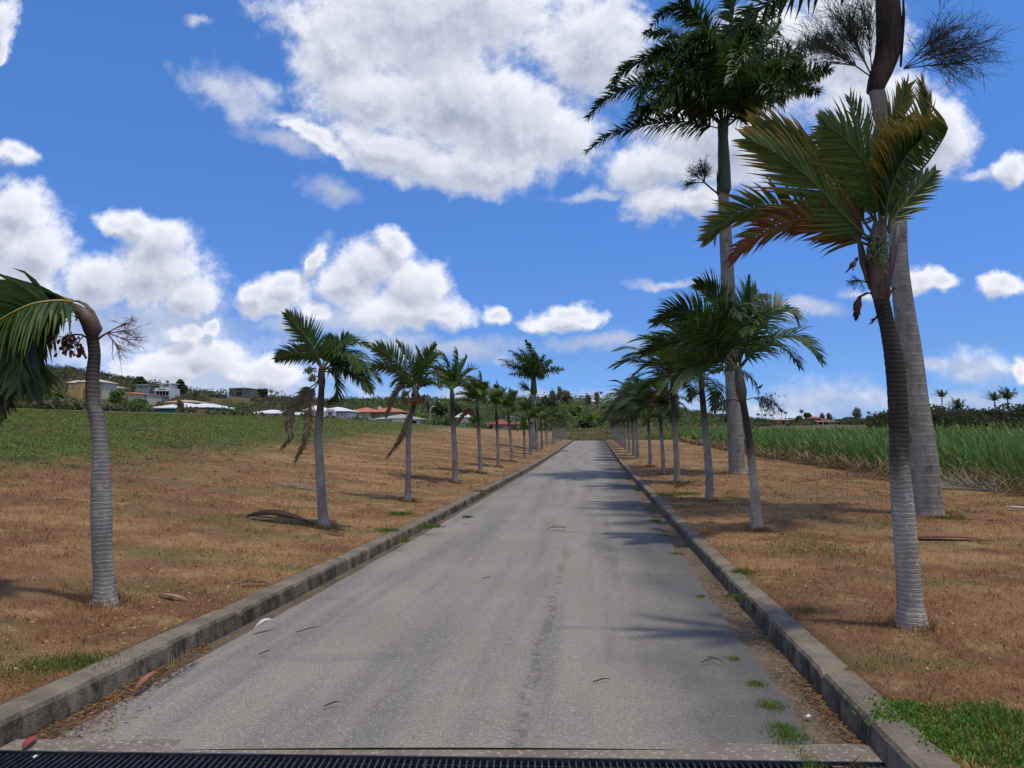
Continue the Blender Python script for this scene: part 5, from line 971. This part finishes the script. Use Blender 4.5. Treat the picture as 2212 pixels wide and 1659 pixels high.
n = 620000; y = 2.6*np.exp(r_.uniform(0, 1, n)*math.log(85/2.6)); x = r_.uniform(-.80, .80, n)*(y+.6); lat = x-cx(y); k = (np.abs(lat) > HW+KW-.045+.10*fbm(y*3, y*0+np.sign(lat), 3)); x, y = x[k], y[k]; m_ = fbm(x*1.3, y*1.3, 3, 12); k = r_.random(len(x)) < np.clip(.35+(m_-.3)*2.2, .25, 1); x, y = x[k], y[k]
s = np.maximum(1, y/5.5); blades('dry_grass', x, y, r_.uniform(.022, .062, len(x))*s**.2, .0042*s**.95, r_.uniform(.55, 1.75, len(x)), M_BLADE, 'short dry brown grass covering both verges', 'grass', (.55, 1.45))
n = 170000; y = 9*np.exp(r_.uniform(0, 1, n)*math.log(112/9)); x = r_.uniform(-.85, .0, n)*(y+2); lat = x-cx(y); L = -lat-HW; z_ = zone(x, y)[:, 0]; k = (L > 5) & (r_.random(n) < (z_-.25)*1.4); x, y = x[k], y[k]
s = np.maximum(1, y/10); blades('field_grass', x, y, r_.uniform(.04, .085, len(x))*s**.3, .010*s**.9, r_.uniform(.8, 1.9, len(x)), M_BLADE, 'green rough grass growing over the rising field on the left', 'grass', (.5, 1.35))
# long uncut blades round the trunk feet and loose straw tufts for relief
X, Y = [], []
for o in bpy.data.objects:
    if o.name.split('.')[0] in ('christmas_palm', 'royal_palm') and o.location.y < 45:
        rr_ = .55 if 'royal' in o.name else .11; m = 260; a = r_.uniform(0, 2*PI, m); q = rr_+np.abs(r_.normal(0, .07, m)); X.append(o.location.x+np.cos(a)*q); Y.append(o.location.y+np.sin(a)*q)
X = np.concatenate(X); Y = np.concatenate(Y); blades('trunk_foot_grass', X, Y, r_.uniform(.05, .12, len(X)), .006*np.maximum(1, Y/7), r_.uniform(.5, 1.5, len(X)), M_BLADE, 'longer dry grass around the feet of the palms', 'grass', (.1, .9))
m = 1500; yc = 3*np.exp(r_.uniform(0, 1, m)*math.log(32/3)); xc = r_.uniform(-.8, .8, m)*(yc+.6); k = np.abs(xc-cx(yc)) > HW+KW+.05; xc, yc = xc[k], yc[k]
X = np.repeat(xc, 16)+r_.normal(0, .045, len(xc)*16); Y = np.repeat(yc, 16)+r_.normal(0, .045, len(xc)*16); kk = np.abs(X-cx(Y)) > HW+KW-.05; X, Y = X[kk], Y[kk]
blades('straw_tufts', X, Y, r_.uniform(.04, .10, len(X)), .0045*np.maximum(1, Y/6), r_.uniform(.5, 1.7, len(X)), M_BLADE, 'small ragged tufts of taller straw standing out of the short grass', 'grass', (.2, 1.2))
# bank of tall grass closing the road
n = 34000; px = r_.uniform(1195, 1600, n); y = r_.uniform(118, 168, n); x = (px-1106)/FPX*y; w = np.clip(fbm(x*.16, y*.16, 4, 5)*2.6-.8, 0, 1)[:, None]; col = np.array([.13, .19, .045])*(1-w)+np.array([.34, .28, .13])*w
blades('tall_bank_grass', x, y, r_.uniform(.25, 1.0, n), np.full(n, .10), r_.uniform(.5, 1.6, n), M_LEAF, 'tall green and straw coloured grass on the bank past the road crest', 'grass', (0, .5), col=col, zone_=False)
# ---------------- sugar cane
def cane(n, R0, R1, y0, y1, hmin, hmax, dry, seed, name, lab, wsc=1.):
    r = np.random.default_rng(seed); y = y0*np.exp(r.uniform(0, 1, n)*math.log(y1/y0)); y = np.where(r.random(n) < .35, r.uniform(y0, y1, n), y)
    R = R0+(R1-R0)*r.uniform(0, 1, n)**1.6+(fbm(y*.5, y*0, 3, 3)-.47)*1.4; st = 9.; R = R0+np.round((R-R0)/1.1)*1.1+r.normal(0, .22, n); y = np.where(r.random(n) < .8, np.round(y/.55)*.55+r.normal(0, .13, n), y)
    x = cx(y)+HW+R; z = H(x, y); az = r.uniform(0, 2*PI, n); k = np.maximum(1, y/22); hv = .85+.3*fbm(x*.3, y*.3, 3, 8)
    if dry: zb = r.uniform(.05, .5, n); Lf = r.uniform(.5, 1.0, n); el = r.uniform(-.2, 1.0, n); c0 = np.array([.44, .31, .17]); c1 = np.array([.22, .12, .065]); w = .022*k*wsc; dr = 1.2
    else: zb = r.uniform(.0, .85, n)*hv; Lf = r.uniform(hmin, hmax, n)*hv; el = r.uniform(.75, 1.5, n); c0 = np.array([.070, .150, .028]); c1 = np.array([.14, .25, .048]); w = .024*k*wsc; dr = .75
    p = np.stack([x, y, z+zb], 1); d = np.stack([np.cos(az)*np.cos(el)-.12, np.sin(az)*np.cos(el), np.sin(el)], 1); sd = np.stack([-np.sin(az), np.cos(az), 0*az], 1)
    seg = 4; rows = []; prof = [.7, 1, .85, .5, .06]
    for j in range(seg+1):
        rows += [p-sd*(w*prof[j]/2)[:, None], p+sd*(w*prof[j]/2)[:, None]]; p = p+d*(Lf/seg)[:, None]; d = d+np.array([-.12, 0, -dr])*(.10+.22*j)*r.uniform(.4, 1.4, n)[:, None]; d /= np.linalg.norm(d, axis=1)[:, None]
    V = np.stack(rows, 1).reshape(-1, 3); i = np.arange(n)*10; F = np.concatenate([np.stack([i+2*j, i+2*j+1, i+2*j+3, i+2*j+2], 1) for j in range(seg)])
    q = r.random(n)[:, None]; C = (c0*(1-q)+c1*q)*r.uniform(.7, 1.35, (n, 1)); 
    if not dry: s_ = (r.random(n) < .05)[:, None]; C = np.where(s_, np.array([.30, .26, .12]), C)
    return tag(npmesh(name, V, F, np.repeat(C, 10, 0), M_CANE), lab, 'cane', kind='stuff')
cane(52000, 10.7, 27, 9, 112, .8, 1.35, False, 1, 'sugar_cane', 'dense green sugar cane field along the right side')
cane(9000, 26, 75, 14, 118, .9, 1.3, False, 3, 'sugar_cane', 'deeper rows of the green sugar cane field', 2.2)
cane(6500, 10.2, 12.0, 9, 100, .6, 1., True, 2, 'dry_cane_leaves', 'tan dry leaves hanging at the foot of the sugar cane')
# ---------------- weeds
WEED = np.array([.12, .20, .03])
def patch(name, spots, per, hgt, w, lab, cat, kz=None, lean=(.1, .8), col=WEED, mat_=M_LEAF):
    X, Y, Hh = [], [], []
    for px, py, rad, dens in spots:
        q = G(px, py); m = int(per*dens); X.append(q.x+r_.normal(0, rad*.5, m)); Y.append(q.y+r_.normal(0, rad*.55, m)); Hh.append(r_.uniform(.5, 1.3, m)*hgt)
    X = np.concatenate(X); Y = np.concatenate(Y); Hh = np.concatenate(Hh); Z = H(X, Y) if kz is None else np.interp(Y, _ys, _kz)+kz
    c = col*(1+r_.normal(0, .12, (len(X), 1)))*np.array([1, 1, 1]); return blades(name, X, Y, Hh, np.full(len(X), w)*np.maximum(1, Y/6), r_.uniform(.6, 1.5, len(X)), mat_, lab, cat, lean, Z=Z, col=c, zone_=False)
patch('gutter_weeds', [(1585,1385,.05,.5),(1632,1435,.07,1.),(1662,1478,.09,1.6),(1688,1520,.08,1.4),(1700,1540,.1,2),(1722,1568,.09,1.5),(1745,1590,.07,1.3),(1752,1612,.05,1),(1513,1262,.05,.5),(1460,1176,.08,.6),(1435,1140,.1,.6),(1414,1110,.12,.9),(1398,1088,.12,.8),(1368,1048,.15,.7),(1352,1026,.2,.8),(1345,1005,.2,.6),(1335,990,.3,.6)], 420, .05, .0045, 'bright green grass tufts growing along the right gutter', 'weeds', kz=-KH-.002)
patch('grass_tufts', [(170,1434,.24,1.6),(60,1445,.25,.8),(865,1112,.22,2),(930,1138,.2,.8),(840,1147,.15,1),(1480,1068,.45,1.6),(1440,1071,.3,.8),(1422,1068,.3,.6),(1470,1095,.2,.5),(1605,1237,.12,.8),(1745,1323,.06,.4),(1040,1062,.3,.6),(1010,1118,.1,.3),(870,1170,.1,.3),(1590,1290,.1,.3),(2040,1120,.35,1.2),(1780,1190,.8,1.4)], 520, .042, .006, 'scattered green grass tufts on both verges', 'weeds', col=np.array([.12, .17, .035]))
q = [(px, py, .09+.05*((px*7) % 3)/3, .6+.5*((px*py) % 5)/5) for px, py in [(1925,1532),(1950,1538),(1960,1540),(1990,1535),(1920,1555),(1950,1560),(2010,1585),(2040,1575),(2080,1565),(2120,1560),(2160,1555),(2195,1560),(2020,1605),(2060,1600),(2100,1595),(2150,1590),(2190,1590),(2240,1590),(2050,1622),(2095,1628),(2140,1625),(2185,1622),(2235,1620),(2125,1648),(2170,1650),(2060,1560),(2105,1540),(2150,1535),(2210,1640)]]
patch('ground_cover', q, 430, .042, .013, 'lush green low leafy plants at the lower right corner of the verge', 'plants', lean=(.3, 1.35), col=np.array([.10, .20, .028]))
# leaf litter and seeds
n = 1500; rr = np.random.default_rng(8); yl = np.concatenate([rr.uniform(3.6, 9, n), rr.uniform(3.2, 9, n//2)]); xl = np.concatenate([cx(yl[:n])-HW-KW-rr.gamma(1.6, .5, n), cx(yl[n:])+HW+KW+rr.gamma(2, .7, n//2)]); pts = np.stack([xl, yl, H(xl, yl)+.012], 1)
cc = np.array([[.45, .30, .14], [.36, .12, .05], [.50, .38, .20], [.16, .07, .04]])[rr.integers(0, 4, len(pts))]; k = rr.random(len(pts)) < .5
V, F, C = leafquads(pts[k], .012, cc[k], rr, up=.6, aspect=.8); tag(npmesh('leaf_litter', V, F, C, M_DEAD), 'tiny fallen seeds and leaf scraps scattered over the near grass', 'litter', kind='stuff')
n = 1700; ys_ = np.concatenate([rr.uniform(4.1, 6., n), rr.uniform(4.05, 9, 700), rr.uniform(3.9, 5.2, 400)]); side = np.concatenate([-np.ones(n), np.ones(1100)]); off = np.abs(rr.normal(0, 1, len(ys_)))*np.concatenate([np.interp(ys_[:n], [4.1, 4.7, 6], [.22, .12, .04]), np.full(1100, .07)])
xs_ = cx(ys_)+side*(HW-.03-off); zz_ = np.interp(ys_, _ys, _kz)-KH+.018+rr.uniform(0, .012, len(ys_))
cc = np.array([[.20, .085, .035], [.30, .17, .08], [.10, .05, .03], [.34, .22, .10]])[rr.integers(0, 4, len(xs_))]; V, F, C = leafquads(np.stack([xs_, ys_, zz_], 1), .024, cc, rr, up=.75, aspect=.13); tag(npmesh('gutter_debris', V, F, C, M_DEAD), 'brown plant debris swept into both gutters', 'debris', kind='stuff')
# ============================================================ things lying about
def road_z(x, y): return float(np.interp(y, _ys, _kz))-KH+.045
def pod(name, px0, py0, px1, py1, wid, hgt, col, lab, cat, mt=None, curl=.1, z=None, closed=False):
    a, b = G(px0, py0), G(px1, py1)
    if z is not None: a = Vector((P(px0, py0, a.y).x, a.y, z)); b = Vector((b.x, b.y, z))
    ax = (b-a); L = ax.length; ax.normalize(); sd = ax.cross(Vector((0, 0, 1))).normalized(); mb = MB(); n = 16; k = 7; vs, fs, cs_ = [], [], []
    for i in range(n+1):
        t = i/n; w = wid*(math.sin(PI*min(1, t*1.05)**.8)**.8+.05); c = a+ax*L*t+Vector((0, 0, curl*math.sin(PI*t)*.3+.01)); 
        for j in range(k):
            q = (j/(k-1)-.5)*2.4; vs.append(c+sd*math.sin(q)*w*.5+Vector((0, 0, math.cos(q)*hgt*(w/wid)*1.0))-a); cs_.append(tuple(x*(.75+.5*abs(math.sin(j*3.1+i*.2))) for x in col))
    fs = [(i*k+j, i*k+j+1, (i+1)*k+j+1, (i+1)*k+j) for i in range(n) for j in range(k-1)]
    mb.add(vs, fs, cs_); r = mb.build(name, mt or M_PODC, None, origin=(0, 0, 0)); r.location = a; md = r.modifiers.new('s', 'SOLIDIFY'); md.thickness = .006; return tag(r, lab, cat)
m, nt = newmat('palm_bract'); tcn = N(nt, 'ShaderNodeTexCoord'); aa = N(nt, 'ShaderNodeAttribute', attribute_name='Col'); nn = NOISE(nt, SCALEV(nt, tcn.outputs['Object'], (1, 6, 6)), 9, 5, .6); finish(nt, MIX(nt, 1.0, aa.outputs[0], MIX(nt, nn, (.6, .6, .6), (1.4, 1.4, 1.4)), 'MULTIPLY'), .65, nn, .4, .01, .25); M_PODC = m
pod('palm_bract', 1925, 1166, 2142, 1170, .26, .085, (.17, .075, .038), 'long reddish brown boat shaped palm bract lying behind the nearest right palm', 'fallen bract', curl=.1)
pod('palm_bract', 528, 1120, 690, 1140, .20, .12, (.035, .018, .015), 'dark arched palm sheath lying left of the second left palm', 'fallen bract', curl=.25)
pod('palm_bract', 342, 1290, 412, 1302, .06, .03, (.28, .17, .11), 'small curled brown bract lying right of the nearest left palm', 'fallen bract', curl=.05)
pod('curled_leaf', 292, 1462, 344, 1424, .05, .02, (.24, .11, .055), 'orange brown curled bract leaning on the left kerb', 'fallen bract', curl=.04, z=road_z(0, 5)+.02)
pod('pale_leaf', 548, 1336, 600, 1326, .05, .025, (.50, .48, .42), 'pale silvery arched leaf lying against the left kerb', 'fallen leaf', curl=.15, z=road_z(0, 6.4)+.005)
pod('plastic_wrapper', 52, 1572, 86, 1548, .045, .012, (.24, .05, .045), 'crumpled red wrapper in the left gutter near the drain', 'wrapper', curl=.03, z=road_z(0, 4.3))
pod('pale_board', 2168, 1094, 2240, 1100, .12, .02, (.55, .54, .50), 'pale flat board lying in the grass at the right edge', 'board', curl=.0)
def scrap(name, px, py, s, col, lab, cat, z=None, seed=0):
    q = G(px, py); rs = random.Random(seed); mb = MB(); 
    if z is not None: q = Vector((P(px, py, q.y).x, q.y, z))
    vs = [Vector((math.cos(i*1.05)*s*rs.uniform(.5, 1.1), math.sin(i*1.05)*s*rs.uniform(.5, 1.), rs.uniform(0, .6)*s)) for i in range(6)]+[Vector((0, 0, s*.9)), Vector((0, 0, .002))]
    mb.add(vs, [(i, (i+1) % 6, 6) for i in range(6)]+[((i+1) % 6, i, 7) for i in range(6)], col); o = mb.build(name, M_PODC, None, smooth=False); o.location = q; return tag(o, lab, cat)
scrap('crumpled_paper', 1745, 1497, .028, (.75, .75, .72), 'crumpled white paper against the right kerb face', 'paper', road_z(0, 4.8)-.03, 1)
scrap('crumpled_paper', 78, 1575, .018, (.75, .75, .72), 'small white scrap beside the red wrapper', 'paper', road_z(0, 4.3)-.03, 2)
scrap('crumpled_paper', 15, 1640, .04, (.72, .72, .70), 'white torn paper at the left end of the drain', 'paper', road_z(0, 4.0)-.03, 3)
scrap('plastic_bag', 690, 1043, .10, (.8, .8, .8), 'small white plastic scrap on the debris behind the second left palm', 'plastic scrap', None, 4)
def debris(px0, py0, px1, py1, L, n, col, lab, seed, w=.014, rr=.010, wk=0, cat='fallen frond', z=None):
    a, b = G(px0, py0), G(px1, py1); 
    if z is not None: a.z = b.z = z
    r = Vector(a); pts = [Vector((0, 0, .03)), (b-a)*.35+Vector((0, 0, .05)), (b-a)*.7+Vector((0, 0, .045)), (b-a)+Vector((0, 0, .03))]; mb = MB()
    frond(mb, pts, L=L, n=n, w=w, wk=wk, gk=.03, V=.22 if py0 < 990 or L < .5 else .45, wind=(1, 0, 0), roll=random.Random(seed).uniform(-.5, .5), col=col, tip=lerp(col, (.4, .34, .26), .4), rach=lerp(col, (.2, .15, .1), .5), rr=rr, seed=seed, a0=45, a1=18, jit=.22, t0=.2)
    o = mb.build('fallen_frond', M_DEAD, None, smooth=False); o.location = a; return tag(o, lab, cat, 'dead fronds lying on the grass')
GY = (.26, .235, .21); DB = (.05, .035, .03)
debris(1512,1040,1456,1056,.5,26,DB,'dark spiky dead frond beside the third right palm foot',1,.03)
debris(600,1118,745,1150,.22,22,(.14,.09,.06),'brown dead frond lying in front of the second left palm foot',2)
debris(690,1150,742,1160,.2,16,(.28,.18,.12),'pale brown broken frond right of the second left palm foot',3)
debris(820,1024,908,1034,.2,22,DB,'dark dead frond crossing behind the third left palm',4,.025)
debris(455,1006,545,1014,.12,14,(.34,.25,.16),'thin straw coloured frond stalk far up the left verge',5)
debris(570,1044,716,1066,.3,24,GY,'grey dead frond lying behind the second left palm',6,.02)
debris(500,1268,580,1266,.10,26,(.26,.20,.14),'flattened straw coloured frond near the left kerb',7,.012)
debris(2230,1068,1955,1052,.85,70,GY,'large bleached grey frond below the cane at the right',8,.03)
debris(1985,1044,2205,1064,.85,70,(.42,.39,.35),'second bleached frond overlapping the large one below the cane',9,.028)
debris(2050,1040,2270,1056,.8,70,(.48,.45,.41),'upper bleached frond of the pile at the foot of the cane',10,.028)
debris(1740,1028,1925,1040,.6,50,(.32,.25,.20),'brown grey frond below the cane left of the near royal palm',11,.03)
debris(1830,1024,1935,1044,.6,46,(.42,.36,.30),'tangled pale frond just left of the near palm trunk',12,.026)
debris(1705,1046,1800,1034,.3,22,(.16,.11,.08),'thin dark frond on the grass between the two royal palms',13,.02)
debris(1590,985,1680,1000,.4,26,(.22,.15,.11),'brown frond far off at the foot of the cane',14,.04)
debris(1440,972,1470,976,.3,12,DB,'dark dead frond near the right kerb in the distance',15,.04)
debris(1205,975,1240,978,.3,12,DB,'dark dead frond near the left kerb close to the crest',16,.04)
debris(1085,1035,1118,1040,.15,8,(.12,.06,.04),'short brown frond stub beyond the fifth left palm',17,.03)
debris(1800,1610,1890,1640,.18,34,(.20,.11,.06),'shredded brown frond jammed against the right kerb by the drain',18,.010,.007,z=road_z(0,4.1)-.02)
debris(1182,1133,1222,1132,.16,20,(.16,.07,.045),'small reddish twig bundle lying in the middle of the road',19,.008,.006,z=road_z(0,12.5))
debris(345,1440,430,1392,.16,22,(.13,.08,.055),'bare twiggy palm stalk lying along the left kerb',20,.006,.006,z=road_z(0,5.3))
for i, (x0, y0, x1, y1) in enumerate(((1281,1441,1318,1434),(1515,1401,1540,1395),(1530,1392,1565,1404),(1043,1231,1062,1229),(560,1385,585,1377),(640,1340,690,1330),(700,1490,735,1483))):
    a, b = G(x0, y0), G(x1, y1); a.z = road_z(a.x, a.y)+.012; b.z = road_z(b.x, b.y)+.012; mb = MB(); mb.tube([(0, 0, 0), (b-a)*.5+Vector((.01, .01, .008)), b-a], [.004, .0045, .002], 5, (.35, .3, .25)); o = mb.build('twig', M_TWIG, None); o.location = a
    tag(o, ['short dark twig lying right of the tar seam','small twig near the right gutter','forked companion twig by the right gutter','thin twig in the middle distance of the road','thin twig on the left half of the road','long thin twig beside the left gutter','dark twig low on the left half of the road'][i], 'twig', 'twigs lying on the road')
# ============================================================ birds
def bird(loc, dv, ln, c1, c2, lab):
    e = empty('bird', loc, lab, 'bird', 'birds perched in the palms'); d = Vector(dv).normalized(); rd = [.010, .045, .05, .075, .17, .20, .17, .11, .10, .115, .09, .03]; ts = [0, .12, .28, .38, .52, .62, .72, .80, .85, .91, .96, 1.0]
    pts = [d*(t-.6)*ln+Vector((0, 0, (.08*max(0, t-.7)/.3)*ln)) for t in ts]; cols = [c1]*4+[lerp(c1, c2, .4), lerp(c1, c2, .7), c2, c2]+[c1]*4; mb = MB(); mb.tube(pts, [x*ln*.85 for x in rd], 9, cols); mb.build('body', M_BIRD, e)
    sd = d.cross(Vector((0, 0, 1))).normalized()
    for s in (-1, 1):
        mb = MB(); mb.tube([pts[6]+sd*s*ln*.13, pts[5]+sd*s*ln*.16, pts[4]+sd*s*ln*.12, pts[2]+sd*s*ln*.05], [ln*.03, ln*.085, ln*.075, ln*.01], 7, c1, flat=.35); mb.build('wing', M_BIRD, e)
        mb = MB(); f = pts[5]+sd*s*ln*.06; mb.tube([f+Vector((0, 0, -.13*ln)), f+Vector((0, 0, -.34*ln)), f+Vector((0, 0, -.34*ln))+d*.08*ln], ln*.012, 4, (.05, .04, .035)); mb.build('leg', M_BIRD, e)
        mb = MB(); mb.ball(pts[9]+sd*s*ln*.085+Vector((0, 0, .02*ln)), ln*.018, 6, 5, (.5, .42, .2)); mb.build('eye', M_BIRD, e)
    mb = MB(); h_ = pts[-1]; mb.tube([h_-d*.02*ln, h_+d*.13*ln+Vector((0, 0, -.01*ln))], [ln*.028, ln*.004], 6, (.03, .03, .03)); mb.build('beak', M_BIRD, e); return e
M_BIRD = leafmat('feathers', .7, 0, .2)
R1o = [o for o in bpy.data.objects if o.name == 'christmas_palm'][0]; dR = R1o.location.y
bird(P(1842, 572, dR-.02), (.62, -.15, .75), .15, (.03, .03, .032), (.30, .29, .28), 'dark bird with pale belly perched left of the near right palm crownshaft')
bird(P(1641.5, 836, R2d-.3), (.75, -.1, .5), .13, (.012, .012, .014), (.018, .018, .02), 'small black bird perched on the fruit cluster of the second right palm')
